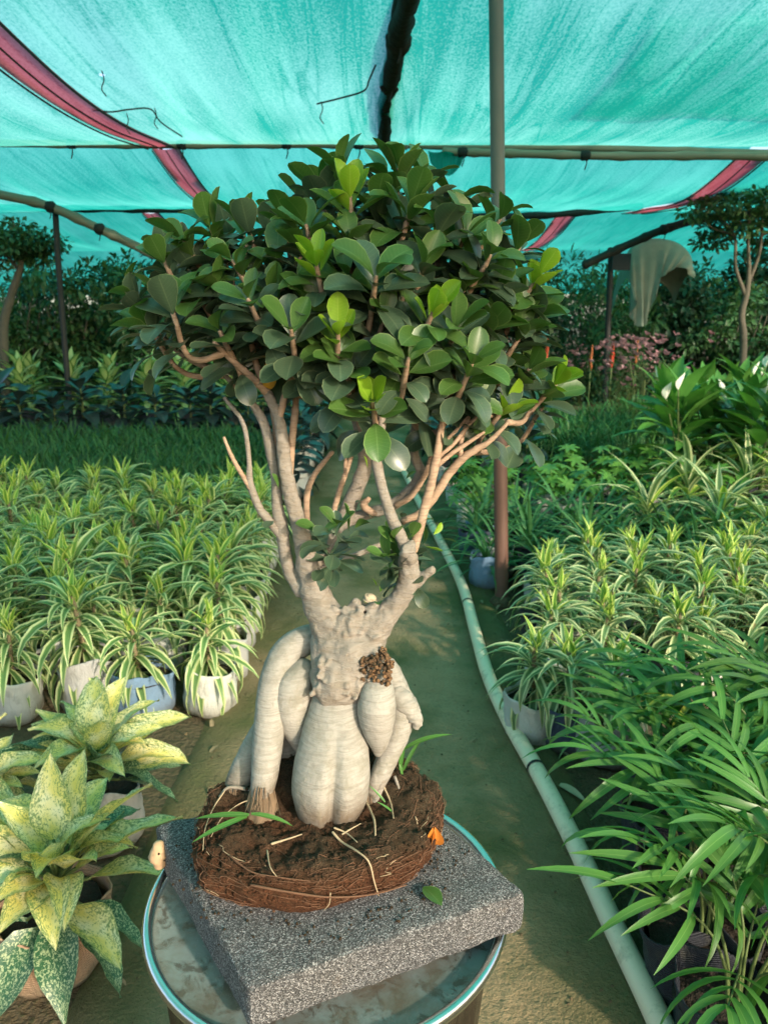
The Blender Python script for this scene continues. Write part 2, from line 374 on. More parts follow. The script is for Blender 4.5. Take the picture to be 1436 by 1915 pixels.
t = NT('pipe_plastic'); o = t.coord('Object'); n = t.noise(o, 7, 5, .65)
k = t.mix(n, (.74, .60, .43), (.86, .74, .56)); k = t.mix(t.ramp(t.noise(o, 16, 6, .75), [(.52, 0.0), (.68, .6)]), k, (.26, .23, .14))
M['pipe'] = t.done(t.principled(Base_Color=k, Roughness=.5, Specular_IOR_Level=.4, Normal=t.bump(n, .1, .003)))
M['black'] = m_simple('black_plastic', (.012, .013, .016), .5, nscale=30)
def bag_mat(name, c):
    t = NT(name); o = t.coord('Object'); n = t.noise(o, 18, 5, .6); sep = t.n('ShaderNodeSeparateXYZ', {0: o})
    k = t.mix(n, tuple(x * .8 for x in c), c)
    dirt = t.math('ADD', t.ramp(sep.outputs[2], [(.0, .75), (.08, 0.0)]), t.ramp(n, [(.52, 0.0), (.72, .4)]), clamp=True)
    k = t.mix(dirt, k, (.14, .13, .085))
    wv = t.math('MULTIPLY', t.math('SINE', t.math('MULTIPLY', sep.outputs[2], 1400.0)), .1)
    return t.done(t.principled(Base_Color=k, Roughness=.6, Specular_IOR_Level=.35, Normal=t.bump(t.math('ADD', t.noise(t.mapping(o, scale=(1, 1, .45)), 34, 4, .6, 1.2), wv), .8, .010)))
M['bag_w'] = bag_mat('grow_bag_white', (.66, .67, .62)); M['bag_b'] = bag_mat('grow_bag_blue', (.20, .33, .50))
M['bag_g'] = bag_mat('grow_bag_grey', (.48, .48, .46)); M['bag_k'] = bag_mat('grow_bag_black', (.022, .026, .036))
M['pot_t'] = bag_mat('pot_terracotta', (.42, .27, .17)); M['bag_n'] = bag_mat('grow_bag_navy', (.06, .085, .15))
M['potsoil'] = m_simple('potting_soil', (.035, .026, .018), .95, nscale=60, namt=.5, bump=1.0, bdist=.02)

t = NT('path_earth'); o = t.coord('Object'); n1 = t.noise(o, 1.7, 5, .6); n2 = t.noise(o, 14, 6, .7); n3 = t.noise(o, 90, 4, .7)
sx = t.n('ShaderNodeSeparateXYZ', {0: o}).outputs[0]
k = t.mix(n2, (.25, .18, .10), (.42, .32, .19)); k = t.mix(t.ramp(n3, [(.3, .35), (.5, 0.0)]), k, (.12, .12, .075))
edge = t.ramp(t.math('ADD', t.math('ABSOLUTE', t.math('ADD', sx, .05)), t.math('MULTIPLY', t.math('SUBTRACT', n1, .5), .55)), [(.26, 0.0), (.46, 1.0)])
k = t.mix(t.math('MULTIPLY', edge, .85), k, t.mix(n2, (.085, .085, .035), (.17, .155, .07)))
k = t.mix(t.ramp(n1, [(.48, 0.0), (.60, .8)]), k, (.10, .115, .04)); k = t.mix(t.ramp(n2, [(.62, 0.0), (.72, .6)]), k, (.07, .065, .04))
M['path'] = t.done(t.principled(Base_Color=k, Roughness=.9, Specular_IOR_Level=.25, Normal=t.bump(t.math('ADD', t.math('ADD', n2, t.noise(o, 5, 3)), t.math('MULTIPLY', n3, .6)), .8, .03)))
t = NT('bed_soil'); o = t.coord('Object'); n2 = t.noise(o, 6, 6, .7); n3 = t.noise(o, 60, 4)
k = t.mix(n2, (.055, .042, .022), (.17, .135, .08)); k = t.mix(t.ramp(n3, [(.55, 0.0), (.65, .6)]), k, (.035, .055, .02))
M['ground'] = t.done(t.principled(Base_Color=k, Roughness=.95, Specular_IOR_Level=.2, Normal=t.bump(t.math('ADD', n2, n3), .7, .03)))

def net_mat(name, thin, thick, hole, holes=()):
    """woven shade cloth: threads that let light through and small gaps between them"""
    t = NT(name); o = t.coord('Object')
    st = t.noise(t.mapping(o, scale=(5.0, .30, 1), rot=(0, 0, .10)), 1.0, 5, .62, .5)
    st2 = t.noise(t.mapping(o, scale=(26, .9, 1), rot=(0, 0, -.05)), 1.0, 4, .6, .4)
    weave = t.noise(t.mapping(o, scale=(75, 38, 1)), 1.0, 3, .75)
    cre = t.ramp(t.noise(t.mapping(o, scale=(3.2, .16, 1), rot=(0, 0, .16)), 1.0, 3, .55, .9), [(.478, 0.0), (.5, 1.0), (.522, 0.0)])
    big = t.noise(t.mapping(o, scale=(.42, .42, 1), loc=(.3, .9, 0)), 1.0, 2)
    k = t.math('ADD', t.math('MULTIPLY', st, .34), t.math('ADD', t.math('MULTIPLY', st2, .20), t.math('ADD', t.math('MULTIPLY', weave, .62), t.math('MULTIPLY', big, .55))))
    k = t.math('SUBTRACT', k, t.math('MULTIPLY', cre, .10))
    d = t.ramp(k, [(.72, 1.0), (1.0, 0.0)])           # cloth density
    colr = t.mix(d, thin, thick)
    tr = t.n('ShaderNodeBsdfTranslucent', {'Color': colr}).outputs[0]
    df = t.n('ShaderNodeBsdfDiffuse', {'Color': t.mix(1.0, colr, (.35, .5, .5), 'MULTIPLY')}).outputs[0]
    sh = t.n('ShaderNodeMixShader', {0: .16, 1: tr, 2: df}).outputs[0]
    hf = t.math('ADD', hole * .35, t.math('MULTIPLY', t.math('SUBTRACT', 1.0, d), hole * 1.3))
    for (p, r) in holes:
        dd = t.n('ShaderNodeVectorMath', {0: t.mapping(o, scale=(1, 1, .2)), 1: (p[0], p[1], p[2] * .2)}, operation='DISTANCE').outputs[1]
        dd = t.math('ADD', dd, t.math('MULTIPLY', t.math('SUBTRACT', t.noise(o, 30, 2), .5), r * 1.5))
        hf = t.math('ADD', hf, t.math('LESS_THAN', dd, r), clamp=True)
    return t.done(t.n('ShaderNodeMixShader', {0: hf, 1: sh, 2: t.n('ShaderNodeBsdfTransparent').outputs[0]}).outputs[0])
NET_HOLES = [(on(185, 88, 2.95), .035), (on(213, 174, 2.95), .03), (on(243, 168, 2.95), .025), (on(766, 110, 2.95), .02), (on(300, 255, 2.95), .03)]
M['net'] = net_mat('shade_net_cloth', (.19, .70, .555), (.002, .37, .285), .10, NET_HOLES)
M['net2'] = net_mat('shade_net_cloth_old', (.02, .47, .38), (.002, .31, .245), .03)
M['patch'] = net_mat('shade_net_patch', (.3, .9, .8), (.15, .75, .65), .75)
M['net_b'] = net_mat('shade_net_cloth_b', (.05, .60, .48), (.002, .36, .29), .06)
M['seam'] = net_mat('shade_net_maroon', (.42, .10, .12), (.24, .045, .06), .03)
M['seam_line'] = m_simple('seam_stitch', (.03, .05, .045), .8)
t = NT('bamboo'); o = t.coord('Object'); n = t.noise(t.mapping(o, scale=(1.5, 20, 20)), 1.0, 4, .6)
k = t.mix(n, (.10, .10, .065), (.26, .25, .17)); M['bamboo'] = t.done(t.principled(Base_Color=k, Roughness=.6, Normal=t.bump(n, .3, .01)))
M['darkpole'] = m_simple('dark_wrapped_pole', (.016, .020, .017), .8, nscale=20, namt=.5, bump=.5, bdist=.02)
t = NT('painted_post'); o = t.coord('Object'); sep = t.n('ShaderNodeSeparateXYZ', {0: o}); n = t.noise(t.mapping(o, scale=(12, 12, 3)), 1.0, 5, .65)
rust = t.ramp(t.math('ADD', sep.outputs[2], t.math('MULTIPLY', t.math('SUBTRACT', n, .5), .9)), [(.75, 1.0), (1.25, 0.0)])
k = t.mix(rust, t.mix(n, (.085, .095, .085), (.13, .14, .125)), t.mix(n, (.085, .040, .028), (.17, .085, .06)))
M['post'] = t.done(t.principled(Base_Color=k, Roughness=.6, Specular_IOR_Level=.4, Normal=t.bump(n, .35, .004)))
M['dkpost'] = m_simple('dark_post', (.018, .020, .020), .7)
M['tarp'] = m_simple('tarp_cloth', (.19, .23, .185), .85, nscale=6, bump=.4, bdist=.03)
M['board'] = m_simple('board_dark', (.010, .022, .030), .6)
M['tan'] = m_simple('tan_chip', (.50, .33, .19), .8, nscale=60)
M['cutwood'] = m_simple('cut_wood', (.52, .42, .29), .85, nscale=70, bump=.5)

# ------------------------------------------------------------------ words for labels
ORD = ['first', 'second', 'third', 'fourth', 'fifth', 'sixth', 'seventh', 'eighth', 'ninth', 'tenth', 'eleventh', 'twelfth', 'thirteenth', 'fourteenth', 'fifteenth']

# ------------------------------------------------------------------ ground and path
mb = MB(); s = 70.0
xs = np.linspace(-s, s, 30); ys = np.linspace(-s, s, 30)
gx, gy = np.meshgrid(xs, ys); mb.add(np.stack([gx, gy, 0 * gx], -1).reshape(-1, 3), grid_faces(30, 30)); struct(mb.build('ground', M['ground']))
mb = MB(); ys = np.linspace(-3, 13, 260); xs = np.linspace(-.62, .56, 28)
gx, gy = np.meshgrid(xs, ys)
gz = np.array([[.022 + .008 * noise.noise((x * 3, y * 3, 1)) + .004 * noise.noise((x * 13, y * 13, 4)) for x in xs] for y in ys])
gz[:, 0] = gz[:, -1] = -.01
gx = gx + np.array([[.03 * noise.noise((0, y * 2, 9 if x < 0 else 5)) for x in xs] for y in ys])
mb.add(np.stack([gx, gy, gz], -1).reshape(-1, 3), grid_faces(260, 28)); struct(mb.build('path', M['path']))

lt = MB(); rgp = np.random.default_rng(21); bl = [leaf(.045, .016, p_ell, b, .4, 0, 3, 2) for b in (.4, 1.0, 1.6)]; pb = lathe([(.001, -1), (.8, -.5), (.9, .4), (.001, 1)], 6)
for k in range(700):
    x = rgp.uniform(-.62, .54); y = .6 + 9 * rgp.random() ** 1.4
    if rgp.random() < .82: lt.add(np.array(pb[0]) * rgp.uniform(.001, .0042) * [1, 1, .6] + [x, y, .025], pb[1], None, 0)
    else:
        x = x if rgp.random() < .25 else (rgp.choice((-.57, .5)) + rgp.normal(0, .06)); d_, n_ = radial((0, 0, 1), rgp.uniform(0, 6.28), 1.5); put(lt, bl[k % 3], frame(d_, n_), (x, y, .030), rgp.uniform(.4, 1.1), 1)
lo = lt.build('path_litter', [M['ground'], M['dstem']]); stuff(lo); lo['label'] = 'grit and small dry leaves scattered on the path'
# ------------------------------------------------------------------ shade net roof
B1 = float(on(718, 272, 2.95)[1]); B2 = float(on(718, 394, 2.95)[1]); B3 = float(on(718, 452, 2.95)[1])
print('bars', B1, B2, B3)
YB = [-2.3, 3.3, B1, B2, B3, B3 + 5.0]
HB = [2.95, 3.0, 2.95, 2.95, 2.80, 2.1]
def net_h(x, y, b):
    y0, y1 = YB[b], YB[b + 1]; u = min(1, max(0, (y - y0) / (y1 - y0)))
    sag = [.10, .20, .17, .14, .10][b]
    h = HB[b] * (1 - u) + HB[b + 1] * u - sag * 4 * u * (1 - u)
    e = math.sin(math.pi * u)
    h += .035 * e * noise.noise((x * 2.3 + y * .35, y * .22, b * 7)) + .016 * e * noise.noise((x * 7 + y * .6, y * .5, b * 3 + 1)) + .10 * e * noise.noise((x * .4, y * .3, b + 20))
    return h - .001 * x * x
BAYW = [4.2, 5.0, 7.2, 9.5, 12.5]
bay_words = ['over the photographer', 'largest sagging bay in front of the first bamboo bar', 'bay between the first and second bamboo bars', 'bay between the second bar and the far poles', 'bay sloping down behind the far hedge']
def strip_under(x0, x1, w, b, dz, m, n=40, mb=None):
    mb = mb or MB(); ys = np.linspace(YB[b] + .02, YB[b + 1] - .02, n); rows = []
    for i, y in enumerate(ys):
        xc = x0 + (x1 - x0) * i / (n - 1)
        rows.append([(xc + w * k, y, net_h(xc + w * k, y, b) - dz - .012 * (1 - abs(k) * 2)) for k in (-.5, -.25, 0, .25, .5)])
    mb.add(np.array(rows).reshape(-1, 3), grid_faces(n, 5)[:, ::-1]); return mb
SEAMS = {1: [(-2.14, -2.12, .27, 0), ], 2: [(-2.10, -2.28, .27, 0), (3.62, 3.75, .30, 0)], 3: [(-3.55, -3.75, .27, 0), (2.80, 2.95, .30, 0)], 0: [(-2.2, -2.14, .27, 0)], 4: []}
for b in range(5):
    w = BAYW[b]; nx = int(w * 2 / .06); ny = 46
    xs = np.linspace(-w, w, nx); ys = np.linspace(YB[b], YB[b + 1], ny)
    V = [(x, y, net_h(x, y, b)) for y in ys for x in xs]
    root = empty('shade_net', (0, (YB[b] + YB[b + 1]) / 2, 2.9))
    tag(root, 'turquoise woven shade net, ' + bay_words[b], 'shade net', 'shade net bays of the roof')
    G_ = grid_faces(ny, nx)[:, ::-1]; cen = np.array(V)[G_].mean(1); keep = np.ones(len(G_), bool)
    for (x0, x1, sw_, _) in SEAMS[b]:                     # the maroon bands are sewn in between the green widths
        xc = x0 + (x1 - x0) * (cen[:, 1] - YB[b]) / (YB[b + 1] - YB[b]); keep &= np.abs(cen[:, 0] - xc) > sw_ / 2 - .045
    mb = MB().add(V, G_[keep])
    link('cloth', mb.mesh('cloth', M['net'] if b < 2 else M['net_b'] if b < 3 else M['net2']), root, Matrix.Translation(-Vector(root.location)))
    for (x0, x1, sw, _) in SEAMS[b]:
        so = link('seam', strip_under(x0, x1, sw, b, .012, None).mesh('seam', M['seam']), root, Matrix.Translation(-Vector(root.location)))
        for k in (-.5, 0, .5):
            link('stitching', strip_under(x0 + k * sw, x1 + k * sw, .010 + .008 * (k == .5), b, .026, None).mesh('stitching', M['seam_line']), so)
    if b == 1:                                           # mending cords and a second layer sewn on
        def cord(pl, r=.006):
            P = [on(x, y, 2.92) for x, y in pl]; P = [(p[0], p[1], net_h(p[0], p[1], 1) - .012) for p in P]
            return MB().add(*tube(P, r, 6, 24))
        for pl in ([(592, 152), (640, 138), (680, 122), (690, 100), (702, 72)], [(170, 158), (205, 166), (240, 166), (280, 172), (300, 205), (340, 245)]):
            link('mending_cord', cord(pl).mesh('mending_cord', M['seam_line']), root, Matrix.Translation(-Vector(root.location)))
        for (hx, hy) in ((188, 98), (600, 158), (288, 180), (235, 182)):
            p = on(hx, hy, 2.9); p[2] = net_h(p[0], p[1], 1)
            link('loose_thread', MB().add(*tube([p, p + [.01, 0, -.05], p + [-.01, 0, -.10], p + [.015, 0, -.14]], .004, 5, 8)).mesh('loose_thread', M['seam_line']), root, Matrix.Translation(-Vector(root.location)))
        pa = on(1252, 24, 2.85); pb = on(1252, 200, 2.85)
        xs = np.linspace(pa[0] - .05, 7.5, 40); ys = np.linspace(pb[1], pa[1], 30)
        V = [(x, y, net_h(x, y, 1) + .03) for y in ys for x in xs]
        link('patch', MB().add(V, grid_faces(30, 40)[:, ::-1]).mesh('patch', M['patch']), root, Matrix.Translation(-Vector(root.location)))

def pole(name, pts, rad, label, cat, m, group=None, n=None, nodes=0, sides=10, ties=(), rough=.0):
    pts = [np.asarray(p, float) for p in pts]
    n = n or 30
    root = empty(name, tuple(pts[0])); tag(root, label, cat, group)
    P = catmull(pts, n); rr = np.full(n, rad) if np.ndim(rad) == 0 else catmull(np.stack([rad] * 3, 1), n)[:, 0]
    if nodes:
        for i in range(0, n, nodes): rr[i] *= 1.22
    MB().add(*tube(P, rr, sides, None, True, rough, 3)).build('shaft', m, root)
    for i in ties:
        p = P[i]; r = rr[i]
        MB().add(*tube([p + [-.03, 0, 0], p + [.0, -.01, 0], p + [.03, 0, 0]], r * 1.3, 8)).build('binding', M['darkpole'], root)
        MB().add(*tube([p - [0, r, 0], p + [.012, -r, -.07], p + [-.005, -r, -.13]], .006, 5, 8)).build('loose_end', M['darkpole'], root)
    return root
def bar(pl, y=None, h=None):
    return [aty(px, py, y) for px, py in pl]
pole('bamboo_bar', bar([(-420, 262), (0, 268), (300, 271), (600, 270), (760, 272)], B1 - .12), .033, 'bamboo bar tied under the net, running out to the side of the red seam', 'bamboo bar', M['bamboo'], 'bamboo bars under the net', 46, 5, 10, (16, 24, 31, 38))
pole('bamboo_bar', bar([(700, 268), (860, 275), (1100, 277), (1436, 286), (1800, 292)], B1 - .08), .030, 'upper of the two bamboo bars meeting behind the tall steel post', 'bamboo bar', M['bamboo'], 'bamboo bars under the net', 40, 5)
pole('bamboo_bar', bar([(830, 284), (950, 287), (1150, 292), (1400, 292), (1780, 300)], B1 - .16), .036, 'lower thicker bamboo bar behind the tall steel post', 'bamboo bar', M['bamboo'], 'bamboo bars under the net', 40, 5, 10, (3, 17))
pole('bamboo_bar', bar([(-300, 384), (0, 388), (150, 390), (290, 392), (560, 396)], B2 - .6), .045, 'dark bar under the net above the thin far post', 'bamboo bar', M['darkpole'], 'bamboo bars under the net', 30, 0, 8, (), .12)
pole('bamboo_bar', bar([(560, 398), (840, 404), (1000, 403), (1100, 396), (1200, 386)], B2 - .6), .045, 'dark bar lifting at its end where the far red seam starts', 'bamboo bar', M['darkpole'], 'bamboo bars under the net', 30, 0, 8, (), .12)
y3 = 9.2
pole('bamboo_pole', bar([(-60, 352), (0, 364), (90, 385), (180, 425), (250, 458), (340, 500)], y3), .05, 'bent bamboo pole sloping down towards the bonsai crown behind the thin post', 'bamboo pole', M['bamboo'], 'bent bamboo poles', 30, 5, 8, (12, 18))
pole('bamboo_pole', bar([(1092, 496), (1180, 455), (1245, 428), (1330, 407), (1500, 396)], 10.4), .05, 'bent bamboo pole rising over the draped tarp', 'bamboo pole', M['darkpole'], 'bent bamboo poles', 30, 5, 8, (14,))
pole('ridge_pole', [on(790, -60, 2.80), on(764, 0, 2.80), on(742, 90, 2.80), on(724, 185, 2.80), on(717, 268, 2.80)], [.05, .05, .062, .055, .055, ][:5], 'dark wrapped pole running back overhead above the crown', 'ridge pole', M['darkpole'], None, 40, 0, 10, (18, 26), .10)
pole('ridge_pole', [on(762, -60, 2.84), on(742, 20, 2.84), on(730, 110, 2.84), on(722, 180, 2.84)], .028, 'thinner pole lashed beside the dark ridge pole', 'ridge pole', M['darkpole'], None, 26, 0, 8)
p0 = on(938, 1132, 0); p1 = at(927, -40, 3.25)
pr = empty('support_post', tuple(p0)); tag(pr, 'tall grey steel post with rusty lower half beside the path', 'post')
MB().add(*tube(np.linspace(p0, p1, 24), .032, 20, None, False)).build('shaft', M['post'], pr)
MB().add(*lathe([(.0, -.02), (.05, -.02), (.06, .02), (.034, .05)], 20, tuple(p0))).build('footing', M['ground'], pr)
p0 = on(119, 690, 0); p0 = aty(121, 668, 9.3); p0[2] = 0
pole('support_post', [p0, aty(112, 520, 9.3), aty(104, 392, 9.3)], .034, 'thin dark post holding up the far net by the small crooked tree', 'post', M['dkpost'], None, 12)
# hanging scrap of net below the first bar
sc = MB(); a0 = aty(800, 282, B1 - .2); a1 = aty(868, 288, B1 - .2); V = []
for i in range(9):
    for j in range(7):
        u, v = i / 8, j / 6; p = a0 * (1 - u) + a1 * u
        V.append(p + np.array([.05 * (v) * (1 - 2 * u) * .6, .05 * math.sin(u * 9 + v * 2), -.20 * v * (math.sin(math.pi * (u * .8 + .1)) ** .6)]))
sc.add(V, grid_faces(9, 7)); tag(sc.build('net_scrap', M['net2']), 'bunched scrap of green net hanging from the bar beside the crown', 'net scrap')

# ------------------------------------------------------------------ plants: leaf prototypes (mesh data is shared)
GOLD = 2.39996
def bag_meshes(name, r, h, m, n=3, seed=1):
    out = []
    for k in range(n):
        rg = random.Random(seed + k)
        ph = [rg.uniform(0, 6.3) for _ in range(6)]
        def wob(rr, z, a, ph=ph):
            hh = z / h
            rr = rr * (1 + .08 * np.sin(2 * a + ph[0]) * (.5 + hh) + .045 * np.sin(4 * a + ph[1] + 3 * hh) + .035 * np.abs(np.sin(5.5 * a + ph[2] - 4 * hh)) * (1 - .5 * hh) - .02 * np.sin(11 * a + 9 * hh + ph[3]))
            z = z + (hh > .9) * h * (.07 * np.sin(2 * a + ph[3]) + .05 * np.sin(3 * a + ph[4]) + .02 * np.sin(8 * a + ph[5]))
            return rr, z
        prof = [(.001, .002), (r * .66, .0), (r * .84, h * .05), (r * .93, h * .16), (r * .97, h * .32), (r * .96, h * .46), (r * .985, h * .6), (r * .97, h * .75), (r * 1.0, h * .9), (r * 1.03, h * .99), (r * 1.0, h), (r * .96, h * .92), (r * .95, h * .78)]
        mb = MB().add(*lathe(prof, 40, (0, 0, 0), wob)); out.append(mb.mesh(name, m))
    return out
soil_me = MB().add(*lathe([(.094, 0), (.06, .008), (.03, .004), (.001, .012)], 14)).mesh('soil', M['potsoil'])
BAGS = {k: bag_meshes('grow_bag', .097, .17, M[k], 3, 10 * i) for i, k in enumerate(('bag_w', 'bag_b', 'bag_g', 'bag_k', 'bag_n'))}
POT_T = bag_meshes('pot', .10, .15, M['pot_t'], 2, 77)

def add_bag(root, kind, rz, s=1.0, tilt=(0, 0), soil=True):
    me = (POT_T if kind == 'pot_t' else BAGS[kind]); me = me[random.randrange(len(me))]
    b = link('grow_bag' if kind != 'pot_t' else 'pot', me, root, Matrix.Rotation(tilt[0], 4, 'X') @ Matrix.Rotation(tilt[1], 4, 'Y') @ Matrix.Rotation(rz, 4, 'Z') @ Matrix.Scale(s, 4))
    if soil: link('soil', soil_me, b, Matrix.Translation((0, 0, .135)))
    return b

# --- striped dracaena
def dra_leaves(seed, n=54, sh=.19, L0=.165, W0=.021, base=.145):
    """(variant, position, frame, scale, young?) of each leaf"""
    rg = random.Random(seed); out = []
    for i in range(n):
        u = i / (n - 1); ph = i * GOLD + rg.uniform(-.3, .3)
        al = R(112 - 100 * u ** 1.25 + rg.uniform(-12, 12))
        lean = np.array([rg.uniform(-.05, .05), rg.uniform(-.05, .05), 1.0])
        d, nn = radial(lean, ph, max(.06, al))
        z = base + sh * (.06 + .94 * u)
        out.append((i % 4 + (4 if u > .86 else 0), np.array([lean[0] * z, lean[1] * z, z]), frame(d, nn), rg.uniform(.75, 1.1) * (1.05 - .35 * u if u > .8 else 1.0), u > .86))
    return out
DL = [leaf(.215, .030, p_strap, 1.2 + .3 * k, 0, .35, 6, 4, 0, .25 * (k - 1.5), bp=1.1) for k in range(4)] + [leaf(.16, .025, p_strap, .25 + .15 * k, 0, .45, 6, 4) for k in range(4)]
def leaf_meshes(lfs, mats, name='leaf'): return [MB().add(*l).mesh(name, m) for l, m in zip(lfs, mats)]
DL_Y = leaf_meshes(DL, [M['dra_y']] * 4 + [M['dra_n']] * 4)
DL_W = leaf_meshes(DL, [M['dra_w']] * 4 + [M['dra_n']] * 4)
dstem_me = MB().add(*tube([(0, 0, .12), (.004, .002, .22), (0, 0, .335)], [.009, .008, .006], 8, 8)).mesh('stem', M['dstem'])
def dra_foliage(seed, mats, **kw):
    mb = MB()
    for (k, p, Rm, s, y) in dra_leaves(seed, **kw): put(mb, DL[k], Rm, p, s, 1 if y else 0)
    return mb.mesh('foliage', mats)
DF_Y = [dra_foliage(100 + i, [M['dra_y'], M['dra_n']]) for i in range(6)]
DF_W = [dra_foliage(200 + i, [M['dra_w'], M['dra_n']]) for i in range(5)]

def dracaena(loc, label, group, rz, s, bagk, near, white=False, seed=0, bag=True):
    root = empty('dracaena', loc); root.rotation_euler = (random.uniform(-.09, .09), random.uniform(-.09, .09), rz); root.scale = (s, s, s)
    tag(root, label, 'potted plant', group)
    if bag: add_bag(root, bagk, random.uniform(0, 6), 1.0 / s ** .5, (random.uniform(-.06, .06), random.uniform(-.06, .06)))
    link('stem', dstem_me, root)
    if near:
        for (k, p, Rm, sc_, y) in dra_leaves(300 + seed): link('leaf', (DL_W if white else DL_Y)[k], root, M4(Rm, p, sc_))
    else:
        stuff(link('foliage', (DF_W if white else DF_Y)[seed % (5 if white else 6)], root))
    return root

# left block: rows run back from the front, columns run out from the path
seed = 0
row_y = [2.42 + .205 * i for i in range(11)]
for ri, y in enumerate(row_y):
    xmax = -.60 - .012 * ri
    ncol = min(15, int((y * .56 + .25 - .6) / .205) + 3)
    for ci in range(ncol):
        seed += 1
        x = xmax - .205 * ci + random.uniform(-.045, .045) * (ci > 0); yy = y + random.uniform(-.05, .05) - .03 * ci * (ri == 0)
        bk = 'bag_w'
        if ri == 0: bk = ['bag_w', 'bag_b', 'bag_g', 'bag_w', 'bag_w', 'bag_g'][ci % 6]
        else: bk = random.choice(['bag_w', 'bag_w', 'bag_g'])
        words = ORD[ri] + ' row' if ri else 'front row'
        lab = 'yellow-striped dracaena in %s bag left of path, %s, %s from path' % ({'bag_w': 'white', 'bag_b': 'blue', 'bag_g': 'grey'}[bk], words, ORD[ci])
        dracaena((x, yy, .0), lab, 'yellow-striped dracaenas left of the path', random.uniform(0, 6.28), random.uniform(.92, 1.26), bk, ri == 0 and ci < 6 or (ri < 3 and ci == 0), False, seed)
# right block
wp = []
for ri in range(5):
    for ci in range(7 + ri // 2):
        wp.append((ri, ci, .62 + .19 * ci + random.uniform(-.03, .03) + .03 * ri, 2.50 + .21 * ri + random.uniform(-.03, .03)))
for k, (ri, ci, x, y) in enumerate(wp):
    bk = ['bag_w', 'bag_n', 'bag_k'][ci % 3] if ri == 0 else random.choice(['bag_w', 'bag_g', 'bag_k'])
    words = ORD[ri] + ' row' if ri else 'front row'
    dracaena((x, y, 0), 'cream-striped dracaena right of the rusty post, %s, %s from the path' % (words, ORD[ci]), 'cream-striped dracaenas right of the path', random.uniform(0, 6.28), random.uniform(.82, 1.08), bk, ri == 0 and ci < 4 or (ri < 3 and ci == 0), True, k)
# plants standing forward of the block at the path edge
for k, (px, py, bk, lab) in enumerate(((1000, 1378, 'bag_w', 'cream-striped dracaena in the white bag standing out nearest the pipe'), (1062, 1390, 'bag_n', 'cream-striped dracaena in a navy bag beside the white one near the pipe'), (1130, 1418, 'bag_g', 'cream-striped dracaena in a muddy grey bag at the foot of the palms'))):
    p = on(px, py, 0); dracaena(tuple(p), lab, 'cream-striped dracaenas right of the path', random.uniform(0, 6.28), .95, bk, True, True, 60 + k)
# --- generic tufts / rosettes
def rosette(seed, n, L, W, prof, a0, a1, bend, mats, base=.0, stalk=0.0, nseg=5, nw=2, fold=.2, cup=0.0, lv=.2, spread=.0):
    rg = random.Random(seed); mb = MB()
    for i in range(n):
        u = i / max(1, n - 1); al = R(a0 + (a1 - a0) * u + rg.uniform(-10, 10)); ph = i * GOLD + rg.uniform(-.4, .4)
        d, nn = radial((rg.uniform(-.1, .1), rg.uniform(-.1, .1), 1), ph, max(.05, al))
        s = rg.uniform(1 - lv, 1 + lv); lf = leaf(L * s, W * s ** .5, prof, bend * rg.uniform(.6, 1.3), cup, fold, nseg, nw, 0, rg.uniform(-.3, .3))
        p = np.array([rg.uniform(-spread, spread), rg.uniform(-spread, spread), base + (u * stalk)])
        put(mb, lf, frame(d, nn), p, 1, rg.randrange(len(mats)) if rg.random() < .3 else 0)
    return mb
LILY = [rosette(400 + i, 34, .34, .018, p_strap, 70, 8, 1.5, [M['lily']], .10, .04, 7, 2, .35, spread=.02).mesh('foliage', [M['lily']]) for i in range(5)]
SCH = []
for i in range(4):
    rg = random.Random(500 + i); mb = MB()
    for j in range(13):
        ph = j * GOLD; al = R(rg.uniform(15, 70)); d, nn = radial((0, 0, 1), ph, al); tip = np.array([0, 0, .13 + .012 * j]) + d * rg.uniform(.08, .15)
        mb.add(*tube([(0, 0, .12 + .01 * j), tip], .0025, 4))
        for q in range(7):
            d2, n2 = radial(norm(d + [0, 0, .5]), q * 6.283 / 7, R(75)); put(mb, leaf(.075, .026, p_ell, .6, 0, .2, 4, 2), frame(d2, n2), tip)
    SCH.append(mb.mesh('foliage', [M['sch']]))
RUB = [rosette(520 + i, 22, .32, .15, p_ell, 110, 40, .9, [M['rub']], .18, .38, 5, 4, .25).mesh('foliage', [M['rub']]) for i in range(4)]
DIEF = [rosette(540 + i, 30, .30, .10, p_ovate, 95, 12, .8, [M['dief']], .22, .40, 5, 4, .2).mesh('foliage', [M['dief']]) for i in range(4)]
PEACE = [rosette(560 + i, 44, .30, .085, p_ovate, 80, 12, .8, [M['peace']], .28, .26, 5, 4, .2, spread=.05).mesh('foliage', [M['peace']]) for i in range(4)]
spathe_me = MB().add(*leaf(.13, .075, p_ovate, -.3, .9, 0, 6, 4)).mesh('spathe', M['white_fl'])
BIGV = [rosette(580 + i, 26, .40, .040, p_strap, 80, 10, 1.3, [M['dra_w'], M['dra_n']], .18, .12, 7, 4, .35).mesh('foliage', [M['dra_w'], M['dra_n']]) for i in range(3)]
stem_me = MB().add(*tube([(0, 0, .1), (.01, 0, .35), (0, 0, .6)], [.014, .011, .006], 8, 8)).mesh('stem', M['stem'])
lilystem_me = MB().add(*tube([(0, 0, .09), (0, 0, .16)], [.02, .012], 8)).mesh('stem', M['stem'])

def plant(name, loc, label, cat, group, meshes, k, s=1.0, bag=None, stem=None, bs=1.0):
    root = empty(name, loc); root.rotation_euler.z = random.uniform(0, 6.28); root.scale = (s, s, s)
    tag(root, label, cat, group)
    stuff(link('foliage', meshes[k % len(meshes)], root))
    if stem: link('stem', stem, root)
    if bag: add_bag(root, bag, random.uniform(0, 6), bs / s)
    return root

